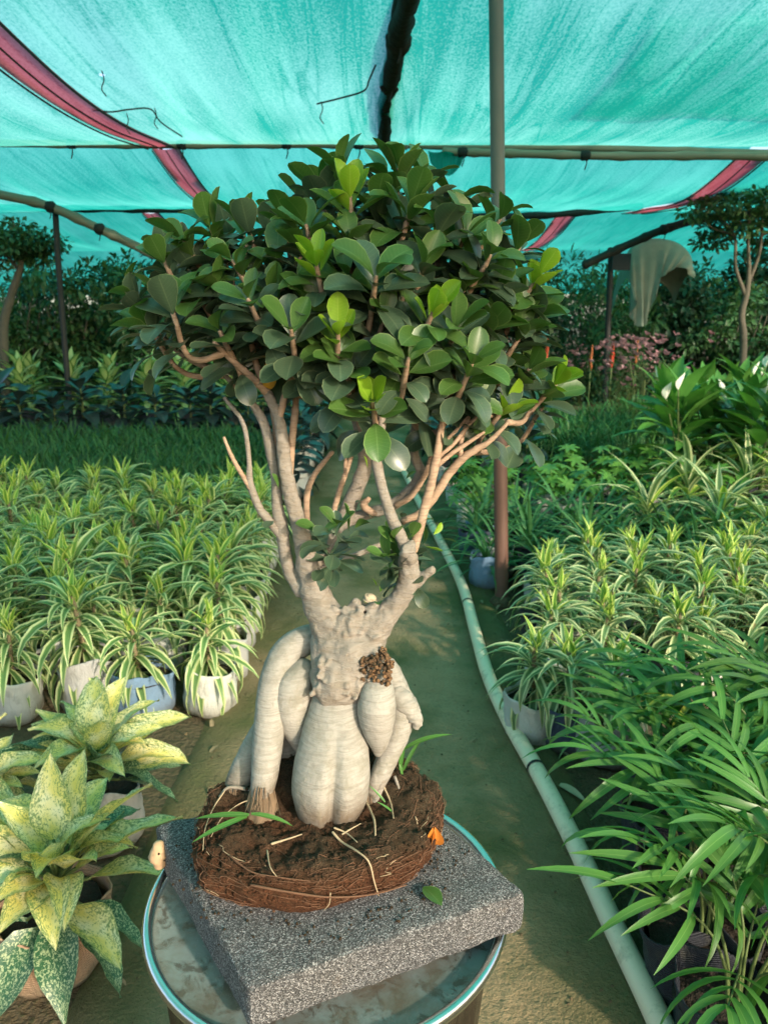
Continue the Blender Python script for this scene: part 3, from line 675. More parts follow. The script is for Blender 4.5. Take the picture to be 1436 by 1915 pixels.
# right: grassy lilies behind the cream dracaenas
for ri in range(4):
    for ci in range(9 + ri):
        x = .56 + .24 * ci + random.uniform(-.04, .04); y = 3.62 + .24 * ri + random.uniform(-.04, .04)
        plant('lily_plant', (x, y, 0), 'grassy green lily right of path, %s row from front, %s from path' % (ORD[ri], ORD[ci]), 'potted plant', 'grassy lilies right of the path', LILY, ri * 3 + ci, random.uniform(.9, 1.15), random.choice(['bag_g', 'bag_b', 'bag_n']) if ci == 0 else 'bag_k', lilystem_me)
# right: scheffleras
for ri in range(3):
    for ci in range(7):
        x = .55 + .26 * ci + random.uniform(-.04, .04); y = 4.75 + .3 * ri
        plant('umbrella_plant', (x, y, 0), 'small bright green umbrella plant behind the lilies, %s row, %s from the path' % (ORD[ri], ORD[ci]), 'potted plant', 'umbrella plants', SCH, ri + ci, random.uniform(.95, 1.2), 'bag_w' if ci == 0 else 'bag_g', stem_me if False else lilystem_me)
# right: big variegated plants
for k, (px, py) in enumerate(((1215, 905), (1290, 880), (1350, 915), (1400, 870), (1440, 930), (1330, 850), (1480, 880))):
    p = on(px, py, .42)
    plant('striped_lily', (p[0], p[1], 0), 'large arching cream-striped plant behind the lilies, %s from the post side' % ORD[k], 'potted plant', 'large cream-striped plants', BIGV, k, random.uniform(.9, 1.15), 'bag_k', lilystem_me)

# fine-leaved beds that read as one mass
def fine_bed(name, x0, x1, y0, y1, h, n, m, label, seed, L=.16, W=.013, cat=None):
    rg = np.random.default_rng(seed); mb = MB(); lfs = [leaf(L, W, p_strap, b, 0, .3, 4, 2) for b in (.4, .9, 1.4)]
    for i in range(n):
        x = rg.uniform(x0, x1); y = rg.uniform(y0, y1)
        hh = h * (.72 + .28 * (noise.noise((x * 2.2, y * 2.2, seed)) + .3)) * rg.uniform(.6, 1.05)
        d, nn = radial((0, 0, 1), rg.uniform(0, 6.28), rg.uniform(.15, 1.2)); put(mb, lfs[i % 3], frame(d, nn), (x, y, hh - L * .5), rg.uniform(.7, 1.3))
    for i in range(n // 12):
        x = rg.uniform(x0, x1); y = rg.uniform(y0, y1); mb.add(*tube([(x, y, 0), (x + rg.normal(0, .03), y, h * .7)], .005, 4))
    o = mb.build(name, m); stuff(o); o['label'] = label; return o
fine_bed('fern_bed', -6.2, -.75, 5.0, 7.9, .36, 18000, M['fern'], 'low feathery dark green bed behind the yellow-striped dracaenas', 31, .13, .008)
fine_bed('grassy_bed', .65, 5.0, 5.9, 8.6, .55, 12000, M['fern'], 'dark green grassy bed right of the path before the flowers', 32, .17, .011)

for k in range(14):                                       # rubber plants, left
    x = -.75 - .36 * k + random.uniform(-.08, .08); y = 8.3 + random.uniform(-.15, .15) + .02 * k
    plant('rubber_plant', (x, y, 0), 'dark broad-leaved rubber plant behind the feathery bed, %s from the path' % ORD[k], 'potted plant', 'dark rubber plants', RUB, k, random.uniform(.85, 1.1), 'bag_k', stem_me, 1.2)
for k in range(5):
    x = -.72 + random.uniform(-.05, .05) ; y = 5.7 + .55 * k
    plant('rubber_plant', (x, y, 0), 'dark rubber plant in pale bag edging the path far off, %s from the front' % ORD[k], 'potted plant', 'dark rubber plants at the path edge', RUB, k + 1, random.uniform(.75, .95), 'bag_w', stem_me, 1.2)
for k in range(22):
    ri = k // 11; ci = k % 11
    x = -.9 - .52 * ci + random.uniform(-.12, .12) - .2 * ri; y = 9.7 + .75 * ri + random.uniform(-.15, .15)
    plant('pale_leaf_plant', (x, y, 0), 'pale broad-leaved plant behind rubber plants, %s row, %s from path' % (ORD[ri], ORD[ci]), 'potted plant', 'pale-leaved plants', DIEF, k, random.uniform(.95, 1.25), 'bag_k', stem_me, 1.2)
for k in range(9):                                        # path end, both sides
    x = .55 + .30 * (k % 3) + random.uniform(-.05, .05) - .05; y = 6.0 + .9 * (k // 3) + random.uniform(-.1, .1)
    plant('rubber_plant', (x, y, 0), 'dark leafy plant beside the far end of the pipe, %s row, %s from the path' % (ORD[k // 3], ORD[k % 3]), 'potted plant', 'dark plants by the pipe end', RUB, k, random.uniform(.85, 1.0), 'bag_w' if k % 3 == 0 else 'bag_k', stem_me, 1.2)
# peace lilies
pl = [(1250, 735), (1300, 728), (1350, 722), (1400, 730), (1440, 735), (1275, 765), (1330, 760), (1390, 765), (1440, 775)]
for k, (px, py) in enumerate(pl):
    p = on(px, py, .72)
    r_ = plant('peace_lily', (p[0], p[1], 0), 'bright green peace lily under the far tree, %s row, %s counted from the flowers' % ('back' if k < 5 else 'front', ORD[k if k < 5 else k - 5]), 'potted plant', 'peace lilies', PEACE, k, random.uniform(1.15, 1.35), 'bag_k', stem_me, 1.2)
    for q in range((2, 2, 3, 3, 2, 2, 2, 2, 2)[k]):
        a = random.uniform(0, 6.28); tip = np.array([.12 * math.cos(a), .12 * math.sin(a), .60 + .05 * q])
        link('flower_stalk', MB().add(*tube([(0, 0, .3), tip * .6 + [0, 0, .12], tip], .004, 5, 6)).mesh('flower_stalk', M['stem']), r_)
        d, nn = radial((0, 0, 1), a, R(25)); link('spathe', spathe_me, r_, M4(frame(d, nn), tip, .72))

# flower bushes
def flower_bush(seed, petal, nl=420, nf=34, w=.32, h=.75):
    rg = np.random.default_rng(seed); mb = MB()
    lf = leaf(.05, .022, p_ell, .5, 0, .2, 3, 2)
    for i in range(nl):
        u = rg.normal(0, .45, 2) * w; z = h * (.25 + .75 * rg.random() ** .7) * (1 - .5 * (u[0] ** 2 + u[1] ** 2) / w ** 2)
        d, nn = radial((0, 0, 1), rg.uniform(0, 6.28), rg.uniform(.3, 1.6)); put(mb, lf, frame(d, nn), (u[0], u[1], max(.05, z)), rg.uniform(.7, 1.5), 0)
    for i in range(14):
        u = rg.normal(0, .4, 2) * w; mb.add(*tube([(u[0] * .1, u[1] * .1, 0), (u[0], u[1], h * .8)], .005, 4), 2)
    pf = leaf(.05, .036, p_obov, -.2, .3, 0, 3, 2)
    for i in range(nf):
        u = rg.normal(0, .55, 2) * w; c = np.array([u[0], u[1], h * rg.uniform(.55, 1.12)])
        for q in range(6):
            d, nn = radial((rg.uniform(-.3, .3), -.4, 1), q * 1.05, R(60)); put(mb, pf, frame(d, nn), c, 1, 1)
    return mb.mesh('foliage', [M['hedge'], petal, M['stem']])
FB = [flower_bush(600, M['pink'], nf=80, w=.40, h=.85), flower_bush(601, M['pink'], nf=50, w=.40, h=.85), flower_bush(602, M['red'], nf=16, w=.36, h=.85)]
fb = [(1085, 700, 1), (1130, 695, 2), (1175, 705, 0), (1215, 690, 1), (1255, 690, 0), (1300, 685, 0), (1340, 690, 1), (1150, 725, 1), (1205, 730, 1), (1110, 670, 1)]
for k, (px, py, v) in enumerate(fb):
    p = on(px, py, .5)
    r_ = plant('flowering_bush', (p[0], p[1], 0), '%s flowering bush in front of the tarp, %s from the bonsai' % (('pink', 'sparse pink', 'red')[v], ORD[k]), 'bush', 'flowering bushes', [FB[v]], 0, random.uniform(1.0, 1.25))
for k, (px, py, c) in enumerate(((1145, 655, 'red'), (1190, 650, 'orange'), (1105, 662, 'orange'), (1022, 650, 'red'))):
    p = aty(px, py, 10.6); r_ = empty('flower_spike', (p[0], p[1], 0)); tag(r_, 'upright %s flower spike in the far bed, %s from the bonsai' % (c, ['third', 'fourth', 'second', 'first'][k]), 'flower', 'flower spikes')
    top = p[2] + .02
    MB().add(*tube([(p[0], p[1], 0), (p[0], p[1], top - .2)], .01, 6)).build('stalk', M['stem'], r_)
    MB().add(*tube([(p[0], p[1], top - .25), (p[0], p[1], top - .1), (p[0] + .01, p[1], top + .1)], [.016, .022, .006], 10, 10, True, .3, k)).build('bloom', M['red' if c == 'red' else 'spike'], r_)

# ------------------------------------------------------------------ hedge shrubs, trees
def shrub_mesh(seed, m, w=1.0, h=2.0, n=3600, L=.12, W=.055):
    rg = np.random.default_rng(seed); mb = MB(); lfs = [leaf(L, W, p_ell, b, 0, .25, 3, 2) for b in (.3, .7, 1.1)]
    cl = [(rg.normal(0, .33) * w, rg.normal(0, .33) * w, h * rg.uniform(.06, .98)) for _ in range(34)]
    for i in range(n):
        c = cl[rg.integers(len(cl))]; o = norm(rg.normal(0, 1, 3)); r = .30 * w * rg.random() ** .4
        p = np.array(c) + o * r * [1, 1, .8]; p[2] = max(.05, p[2])
        d = norm(o + [0, 0, -.1] + rg.normal(0, .5, 3)); nn = norm(np.array([0, 0, 1.0]) + o * .5 + rg.normal(0, .3, 3))
        put(mb, lfs[i % 3], frame(d, nn), p, rg.uniform(.6, 1.3))
    return mb.mesh('foliage', m)
SHR = [shrub_mesh(700, M['hedge']), shrub_mesh(701, M['hedge2'], L=.14, W=.06), shrub_mesh(702, M['hedge'], L=.16, W=.035), shrub_mesh(703, M['hedge2'], n=3000, L=.10, W=.045)]
LIME = shrub_mesh(704, M['lime'], n=2200)
shr_stem = MB()
for i in range(7):
    a = i * .9; shr_stem.add(*tube([(.04 * math.cos(a), .04 * math.sin(a), 0), (.25 * math.cos(a), .25 * math.sin(a), .8), (.4 * math.cos(a + .3), .4 * math.sin(a + .3), 1.5)], [.025, .018, .008], 6, 8))
shr_stem = shr_stem.mesh('stems', M['trunk'])
hs = []
for k in range(9): hs.append((-9.0 + 1.05 * k + random.uniform(-.2, .2), 12.4 + random.uniform(-.3, .5), random.uniform(.95, 1.1), (k * 2) % 4))
for k in range(9): hs.append((.6 + 1.0 * k + random.uniform(-.2, .2), 12.8 + random.uniform(-.3, .5), random.uniform(.9, 1.05), (k * 3 + 1) % 4))
for k in range(16): hs.append((-10.5 + 1.35 * k + random.uniform(-.2, .2), 15.2 + random.uniform(-.4, .4), random.uniform(1.05, 1.25), k % 4))
for k, (x, y, s_, v) in enumerate(hs):
    row = ('front line left of the path' if k < 9 else 'front line right of the path' if k < 18 else 'back line')
    idx = (9 - k) if k < 9 else (k - 8) if k < 18 else (k - 17)
    side = 'from the middle' if k < 18 else 'from the left end'
    if v == 0 and 2.9 < x < 3.9 and k < 18: s_ *= .75
    wd = (ORD + ['sixteenth'])[idx - 1]
    r_ = empty('hedge_shrub', (x, y, 0)); r_.scale = (s_, s_, s_ * (1.08 if k >= 18 else 1.0)); r_.rotation_euler.z = random.uniform(0, 6)
    tag(r_, 'tall dark shrub of far hedge, %s, %s %s' % (row, wd, side), 'shrub', 'shrubs of the far hedge')
    stuff(link('foliage', SHR[v], r_)); link('stems', shr_stem, r_)
for sd, sx in (('left', -7.4), ('right', 7.2)):               # hedges along both sides of the net house
    for k in range(7):
        r_ = empty('hedge_shrub', (sx + random.uniform(-.3, .3), 3.6 + 1.25 * k, 0)); r_.scale = (1.05, 1.05, .92); r_.rotation_euler.z = random.uniform(0, 6)
        tag(r_, 'dark shrub of the hedge along the %s side, %s from the front' % (sd, ORD[k]), 'shrub', 'shrubs of the side hedges')
        stuff(link('foliage', SHR[k % 4], r_)); link('stems', shr_stem, r_)
p = aty(1165, 600, 17.5)
r_ = empty('lime_shrub', (p[0], 17.5, 0)); r_.scale = (1.1, 1.1, 1.1); tag(r_, 'sunlit lime green shrub seen through the gap beside the tarp', 'shrub'); stuff(link('foliage', LIME, r_)); link('stems', shr_stem, r_)

def small_tree(name, loc, trunk_pts, limbs, clusters, label, m_leaf, n_leaf, L, W, seed, cr=.24):
    rg = np.random.default_rng(seed); root = empty(name, loc); tag(root, label, 'tree')
    base = np.array(loc)
    for nm, (pts, r) in [('trunk', trunk_pts)] + [('limb', l) for l in limbs]:
        MB().add(*tube(pts, r, 8, 18, True, .08, seed)).build(nm, M['trunk'], root)
    mb = MB(); lfs = [leaf(L, W, p_ell, b, 0, .25, 3, 2) for b in (.2, .6, 1.0)]
    for c in clusters:
        for i in range(n_leaf):
            o = norm(rg.normal(0, 1, 3)); p = np.array(c) + o * cr * rg.random() ** .5 * [1.25, 1.1, .55]
            d = norm(o * [1, 1, .4] + rg.normal(0, .5, 3)); nn = norm(np.array([0, 0, 1.0]) + rg.normal(0, .5, 3)); put(mb, lfs[i % 3], frame(d, nn), p, rg.uniform(.6, 1.3))
    stuff(mb.build('crown', m_leaf, root)); return root
yt = 9.3
A = lambda px, py, dy=0.0: aty(px, py, yt + dy)
b0 = A(1392, 700); b0[2] = 0
cl = [A(x, y, d) for x, y, d in ((1310, 395, 0), (1335, 372, .2), (1370, 385, -.2), (1400, 350, 0), (1425, 330, .3), (1440, 370, -.3), (1345, 420, .3), (1385, 425, 0), (1420, 410, .2), (1455, 400, 0), (1475, 350, .2), (1330, 450, .4), (1365, 340, .3), (1430, 450, .3), (1480, 430, 0), (1405, 320, 0))]
small_tree('pruned_tree', tuple(b0), ([b0, A(1390, 640), A(1386, 590), A(1396, 545), A(1400, 500)], [.052, .045, .04, .034, .025]),
           [([A(1394, 555), A(1375, 500), A(1372, 440), A(1340, 400)], [.028, .022, .016, .006]), ([A(1398, 530), A(1420, 470), A(1425, 400), A(1430, 345)], [.025, .02, .014, .006]), ([A(1400, 500), A(1398, 440), A(1402, 380), A(1404, 335)], [.024, .018, .012, .005]), ([A(1372, 440), A(1330, 425), A(1308, 400)], [.014, .010, .004]), ([A(1425, 440), A(1455, 420), A(1480, 370)], [.014, .010, .004]), ([A(1398, 440), A(1375, 400), A(1368, 350)], [.012, .009, .004])],
           cl, 'slender pruned tree with dark tufted crown against the net', M['hedge'], 260, .075, .036, 900, .21)
yt = 10.2
b0 = A(2, 690); b0[2] = 0
cl = [A(x, y, d) for x, y, d in ((0, 445, 0), (30, 430, .2), (60, 445, -.1), (85, 455, .1), (40, 465, .1), (10, 480, 0), (70, 475, .2), (-30, 450, 0), (20, 455, -.3))]
small_tree('crooked_tree', tuple(b0), ([b0, A(8, 620), A(20, 560), A(36, 510), A(45, 470)], [.07, .06, .055, .045, .03]),
           [([A(38, 505), A(15, 480), A(-5, 455)], [.03, .02, .006]), ([A(42, 480), A(65, 465), A(80, 455)], [.022, .015, .005]), ([A(45, 475), A(35, 440), A(22, 405)], [.02, .012, .004])],
           cl, 'small crooked tree with flat dark crown beside the thin post', M['hedge'], 300, .075, .038, 901, .26)

# draped tarp and board on a post
yt = 11.2; V = []
prof = [(1172, 520), (1178, 470), (1195, 452), (1225, 446), (1255, 450), (1278, 462), (1292, 482), (1296, 505)]
hang = [(1176, 560), (1180, 600), (1190, 610), (1203, 602), (1222, 530), (1240, 512), (1262, 500), (1290, 520)]
mid = catmull([A(x, y) for x, y in prof], 40); low = catmull([A(x, y, -.12) for x, y in hang], 40)
for i in range(40):
    f_ = .05 * math.sin(i * 1.3) + .04 * math.sin(i * .7 + 1)
    for j in range(-4, 13):
        if j < 0: V.append(mid[i] + np.array([0, .16 * -j, -.03 * j * j]))
        else:
            v = j / 12; q = mid[i] * (1 - v) + low[i] * v; V.append(q + np.array([f_ * v * .5, -.12 * math.sin(v * 2.2) - f_ * v, 0]))
tag(MB().add(V, grid_faces(40, 17)).build('draped_tarp', M['tarp']), 'grey-green tarp draped over a shrub with one side hanging down', 'tarp')
pp = A(1141, 600, -.2); pp[2] = 0
pole('support_post', [pp, A(1141, 500, -.2), A(1140, 465, -.2)], .04, 'dark far post beside the small board and the tarp', 'post', M['dkpost'], None, 10)
c0, c1 = A(1144, 505, -.3), A(1180, 474, -.3)
def box(a, b):
    x0, y0, z0 = a; x1, y1, z1 = b
    v = [(x0, y0, z0), (x1, y0, z0), (x1, y1, z0), (x0, y1, z0), (x0, y0, z1), (x1, y0, z1), (x1, y1, z1), (x0, y1, z1)]
    return v, [(0, 3, 2, 1), (4, 5, 6, 7), (0, 1, 5, 4), (1, 2, 6, 5), (2, 3, 7, 6), (3, 0, 4, 7)]
tag(MB().add(*box((c0[0], c0[1], c0[2]), (c1[0], c0[1] + .04, c1[2]))).build('board', M['board'], None, False), 'small dark board fixed to the far post beside the tarp', 'board')

# ------------------------------------------------------------------ pipe along the path
pp = [on(x, y, .045) for x, y in ((700, 835), (745, 868), (783, 938), (822, 1010), (862, 1090), (888, 1180), (912, 1262), (952, 1350), (1010, 1452), (1075, 1578), (1150, 1738), (1228, 1900), (1330, 2130))]
pr = empty('water_pipe', tuple(pp[0])); tag(pr, 'pale green plastic pipe snaking along the path', 'pipe')
P = catmull(pp, 120)
MB().add(*tube(P, .0245, 20, None, True)).build('hose', M['pipe'], pr)
for (x, y) in ((808, 985), (868, 1128), (1000, 1432)):
    i = int(np.argmin(np.linalg.norm(P - on(x, y, .045), axis=1))); T_ = norm(P[i + 1] - P[i])
    MB().add(*tube([P[i] - T_ * .006, P[i] + T_ * .006], .0265, 16, None, False)).build('band', M['black'], pr)

# ------------------------------------------------------------------ aglaonemas by the path
AGL = [leaf(.175, .082, p_agl, b, .2, .18, 8, 4, .05, tw) for b, tw in ((.5, .25), (.95, -.3), (1.5, .2))]
AGL_ME = leaf_meshes(AGL, [M['agl']] * 3); AGL_G = leaf_meshes(AGL, [M['agl_g']] * 3)
def aglaonema(loc, crown, leaves, label, bagk, seed, s=1.0):
    rg = random.Random(seed); root = empty('aglaonema', tuple(loc)); tag(root, label, 'potted plant', 'aglaonemas by the path')
    add_bag(root, bagk, rg.uniform(0, 6), 1.05)
    c = np.array(crown) - np.array(loc)
    link('stem', MB().add(*tube([(0, 0, .1), c * .5 + [0, 0, .05], c + [0, 0, .02]], [.014, .013, .008], 8, 8)).mesh('stem', M['stem']), root)
    extra = [(rg.uniform(0, 360), rg.uniform(12, 70), rg.uniform(.75, 1.0), rg.random() < .2) for _ in range(20)]
    for (ph, al, sc_, g) in leaves + extra:
        ph = R(ph + rg.uniform(-6, 6)); al = R(al); r = np.array([math.cos(ph), math.sin(ph), 0])
        d = math.cos(al) * np.array([0, 0, 1]) + math.sin(al) * r; nn = math.sin(al) * np.array([0, 0, 1]) - math.cos(al) * r
        pt = .06 * sc_; b = c + [0, 0, -.05 * (al / 1.6)]
        nn = nn + np.array([rg.gauss(0, .25), rg.gauss(0, .25), 0])
        nd = link('leaf', (AGL_G if g else AGL_ME)[rg.randrange(3)], root, M4(frame(d, nn), b + d * pt, sc_ * s))
        link('leaf_stalk', MB().add(*tube([b - d * .01, b + d * (pt + .005)], [.005, .003], 6)).mesh('leaf_stalk', M['stem']), nd, M4(frame(d, nn), b + d * pt, sc_ * s).inverted())
    return root
# ph: 0 right, 90 away, 180 left, 270 towards the camera; al: angle from upright
c = on(180, 1425, .24); aglaonema((c[0], c[1] + .03, 0), c, [(100, 8, 1.05, 0), (60, 14, 1.0, 0), (20, 48, 1.15, 0), (5, 68, 1.1, 0), (-15, 84, 1.0, 1), (160, 30, .95, 0), (180, 52, 1.0, 1), (250, 30, .9, 0), (300, 40, .95, 0), (200, 22, .9, 0), (340, 30, .8, 0), (30, 80, .95, 1), (130, 40, 1.0, 0)],
              'upper of the two cream-speckled aglaonemas by the path', 'bag_g', 1, 1.0)
c = on(105, 1625, .25); aglaonema((c[0] - .03, c[1] + .02, 0), c, [(110, 12, 1.0, 0), (70, 25, 1.05, 0), (30, 40, 1.1, 0), (15, 58, 1.15, 0), (-5, 74, 1.1, 0), (-35, 92, 1.0, 0), (150, 35, 1.05, 0), (170, 58, 1.05, 0), (230, 45, .95, 0), (275, 60, .95, 0), (310, 50, .9, 0), (200, 70, 1.0, 0), (290, 100, 1.05, 1), (250, 110, 1.1, 1), (320, 112, 1.0, 1), (210, 118, 1.1, 1), (350, 110, .9, 1), (60, 62, 1.0, 1)],
              'lower cream-speckled aglaonema in a tan pot beside the stool', 'pot_t', 2, 1.0)
c = on(-70, 1480, .24); aglaonema((c[0], c[1], 0), c, [(0, 45, 1.0, 0), (20, 20, 1.0, 0), (-20, 70, 1.05, 0), (90, 20, 1.0, 1), (180, 50, 1.0, 0), (270, 40, 1.0, 0), (45, 60, 1.0, 1)],
              'aglaonema cut off by the picture edge behind the lower one', 'bag_w', 3, 1.0)

# ------------------------------------------------------------------ palms right of the pipe
PL = [leaf(.185, .0185, p_lance, b, 0, .3, 7, 2, 0, tw) for b, tw in ((.8, .2), (1.3, -.3), (1.8, .3), (.5, 0))]
PL_ME = leaf_meshes(PL, [M['palm']] * 4, 'leaflet'); PL_Y = leaf_meshes(PL, [M['palm_y']] * 4, 'leaflet')
def palm(loc, label, seed, h=.42, nf=9, s=1.0, parts=True):
    rg = random.Random(seed); root = empty('palm', tuple(loc)); tag(root, label, 'potted plant', 'young palms beside the pipe')
    add_bag(root, 'bag_k', rg.uniform(0, 6), 1.05, (rg.uniform(-.1, .1), rg.uniform(-.1, .1)))
    fm = MB()
    for k in range(nf):
        ph = k * GOLD + rg.uniform(-.4, .4); ln = R(rg.uniform(5, 30)); hh = h * rg.uniform(.65, 1.1)
        r = np.array([math.cos(ph), math.sin(ph), 0])
        P_ = [np.array([0, 0, .11]) + r * .015, np.array([0, 0, .11 + hh * .5]) + r * hh * .5 * math.tan(ln) * .6, np.array([0, 0, .11 + hh * .92]) + r * hh * math.tan(ln) * .85]
        top = P_[-1]; ax = norm(norm(P_[2] - P_[1]) + r * .25); end = top + ax * .10 + r * .05 - [0, 0, .02]
        Q = catmull(P_ + [end], 14)
        fr = link('frond_stalk', MB().add(*tube(Q, np.linspace(.0042, .0014, 14), 6)).mesh('frond_stalk', M['stem']), root) if parts else fm.add(*tube(Q, np.linspace(.0042, .0014, 14), 5))
        yel = rg.random() < .045
        side = norm(np.cross(ax, [0, 0, 1])) if abs(ax[2]) < .98 else np.array([1.0, 0, 0])
        nl = rg.choice((7, 8, 9, 10))
        for q in range(nl):
            u = (q // 2) / max(1, (nl - 1) // 2); sg = 1 if q % 2 else -1
            base = Q[int(9 + 4 * u)] if q < nl - 1 else Q[-1]
            an = R(62 - 42 * u + rg.uniform(-8, 8)); dd = norm(math.cos(an) * norm(Q[-1] - Q[9]) + math.sin(an) * side * sg + np.array([0, 0, .15]))
            nn = norm(np.cross(side, ax) * (1 if np.cross(side, ax)[2] > 0 else -1) + [0, 0, .4]); sc_ = rg.uniform(.7, 1.12) * s; Rm = frame(dd, nn); kk = rg.randrange(4)
            if parts: link('leaflet', (PL_Y if yel else PL_ME)[kk], fr, M4(Rm, base, sc_))
            else: put(fm, PL[kk], Rm, base, sc_, 1 if yel else 0)
    if not parts: stuff(link('fronds', fm.mesh('fronds', [M['palm'], M['palm_y']]), root))
pc = [(1240, 1700, .36, 1), (1275, 1830, .36, 1), (1330, 1960, .34, 1), (1215, 1590, .34, 1), (1350, 1740, .40, 1), (1420, 1860, .40, 1), (1310, 1620, .40, 1), (1440, 1640, .46, 1), (1190, 1500, .28, 1), (1400, 1500, .46, 0), (1290, 1500, .36, 0), (1480, 1560, .46, 0)]
pw = ['first beside the pipe, in a crumpled black bag', 'second beside the pipe, lower down', 'third beside the pipe, near the bottom edge', 'behind the first one', 'tall, behind the second', 'above the bottom corner', 'tall, in the middle of the clump', 'tall, by the picture edge', 'small, in front of the muddy grey bag', 'tall, at the back of the clump', 'at the back beside the cream dracaenas', 'at the back, half out of the picture']
for k, (px, py, h, parts) in enumerate(pc):
    p = on(px + 38, py, .05); p[2] = 0
    palm(p, 'young palm right of the pipe, ' + pw[k], 40 + k, h * .74, 9 if parts else 10, 1.0, bool(parts))

# ------------------------------------------------------------------ stool
SC0 = at(613, 1669, .86); SZ = SC0[2]; SRad = .2
print('stool', SC0)
st = empty('stool', (SC0[0], SC0[1], 0)); tag(st, 'round metal drum stool with wet dished top under the foam slab', 'stool')
MB().add(*lathe([(.0005, -.012), (.10, -.0115), (.178, -.010), (.1905, -.006)], 72, tuple(SC0))).build('top', M['lid'], st)
MB().add(*lathe([(.1895, -.012), (.1895, -.002), (.192, .002), (.196, .0035), (.2, .002), (.2015, -.003), (.2, -.009), (.194, -.013), (.1895, -.012)], 96, tuple(SC0))).build('rim', M['rim'], st)
def sw(r, z, a):
    f = np.clip((z.max() - z) / .10, 0, 1)
    return r * (1 + f * (.012 * np.sin(11 * a) + .010 * np.sin(23 * a + 1) + .007 * np.sin(37 * a + 2))), z
MB().add(*lathe([(.19, SZ - .012), (.186, SZ - .03), (.181, SZ - .06), (.175, SZ - .12), (.168, SZ - .22), (.160, SZ * .5), (.162, .18), (.172, .08), (.185, .03), (.19, .015), (.17, .0)], 180, (SC0[0], SC0[1], 0), sw)).build('body', M['sbody'], st)

# ------------------------------------------------------------------ foam slab
TH = .047; top_z = SZ + .006 + TH
BL, FL, FR = on(289, 1543, top_z), on(466, 1850, top_z), on(982, 1668, top_z)
e1 = FR - FL; e2 = BL - FL; print('slab', np.linalg.norm(e1), np.linalg.norm(e2), np.dot(norm(e1), norm(e2)))
BR = BL + e1
n1_, n2_, n3_ = 60, 60, 8
V = []; Fc = []; cnt = 0
def sl(u, v, w):
    p = FL + e1 * u + e2 * v; z = SZ + .006 + TH * w
    x_ = 4.0; ru = min(u, 1 - u) * np.linalg.norm(e1); rv = min(v, 1 - v) * np.linalg.norm(e2); rw = min(w, 1 - w) * TH
    q = np.array([p[0], p[1], z]); c_ = (FL + BR) / 2; inw = norm(np.array([c_[0] - p[0], c_[1] - p[1], 0]))
    k = .004
    for a_, b_, da, db in ((ru, rw, None, None), (rv, rw, None, None), (ru, rv, None, None)):
        if a_ < k and b_ < k:
            m_ = (1 - a_ / k) * (1 - b_ / k); q = q + inw * k * .35 * m_ + np.array([0, 0, (-.35 if w > .5 else .35) * k * m_ if (b_ is rw) else 0])
    q = q + np.array([noise.noise((p[0] * 40, p[1] * 40, z * 40)), noise.noise((p[0] * 40 + 9, p[1] * 40, z * 40)), noise.noise((p[0] * 40, p[1] * 40 + 9, z * 40))]) * .0016 + np.array([noise.noise((p[0] * 170, p[1] * 170, z * 170)), noise.noise((p[0] * 170, p[1] * 170 + 5, z * 170)), noise.noise((p[0] * 170 + 5, p[1] * 170, z * 170))]) * .0008
    return q
def bias(n): 
    t = np.linspace(0, 1, n); return np.concatenate([[0, .004, .009], t[1:-1], [.991, .996, 1]])
U = bias(60); Wb = np.array([0, .06, .13, .3, .5, .7, .87, .94, 1])
mbs = MB()
mbs.add([sl(u, v, 1) for v in U for u in U], grid_faces(len(U), len(U)))
mbs.add([sl(u, v, 0) for v in U for u in U], grid_faces(len(U), len(U))[:, ::-1])
for fn, flip in ((lambda u, w: sl(u, 0, w), False), (lambda u, w: sl(u, 1, w), True), (lambda u, w: sl(0, u, w), True), (lambda u, w: sl(1, u, w), False)):
    g = grid_faces(len(Wb), len(U)); mbs.add([fn(u, w) for w in Wb for u in U], g if not flip else g[:, ::-1])
sr = mbs.build('foam_slab', M['foam']); tag(sr, 'thick grey gritty foam slab on the round stool under the bonsai', 'foam slab')
tp = on(297, 1597, SZ + .035)
V, Fq, uvq = tube([tp + [0, 0, -.016], tp, tp + [.002, 0, .014]], [.007, .010, .006], 10, 10, True, .1, 5)
tag(MB().add(V, Fq, uvq).build('tan_chip', M['tan']), 'small tan chip stuck to the slab edge beside the stool rim', 'chip')

# ------------------------------------------------------------------ bonsai
RBC = on(594, 1580, top_z)                       # centre of the root ball on the slab
tree = empty('ficus_bonsai', (RBC[0], RBC[1], top_z)); tag(tree, 'bare-rooted ficus bonsai with swollen pale trunk and leafy crown', 'bonsai')
T0 = np.array(tree.location)
PM = 1 / F
# root ball: flattened soil cake
def root_r(a): return 1 + .05 * math.sin(a * 2 + .6) + .035 * math.sin(3 * a + 2) + .02 * math.sin(7 * a)
hw = (812 - 375) / 2 / F * .84
mb = MB(); na, nr = 200, 70; V = []
RBP = catmull([(0, .041, 0), (.3, .042, 0), (.6, .043, 0), (.84, .044, 0), (.96, .039, 0), (1.02, .027, 0), (1.0, .012, 0), (.94, .001, 0)], nr)[:, :2]
for i in range(nr):
    u = i / (nr - 1)
    for j in range(na):
        a = 2 * math.pi * j / na; rr = root_r(a)
        r, z = RBP[i]
        x, y = r * rr * hw * math.cos(a), r * rr * hw * .86 * math.sin(a)
        nz = noise.fractal((x * 34, y * 34, z * 34), .8, 2.1, 6); n2 = noise.noise((x * 130, y * 130, z * 130))
        dr = 1 + (.05 * nz + .02 * n2) * (r > .3); zz = z + (.0085 * nz + .003 * n2) * (1 if u < .6 else .5) + (.034 * max(0, y / hw + .1) + .010 * max(0, x / hw - .2)) * min(1, z / .04)
        V.append((T0[0] + x * dr, T0[1] + y * dr, T0[2] + max(.0005, zz)))
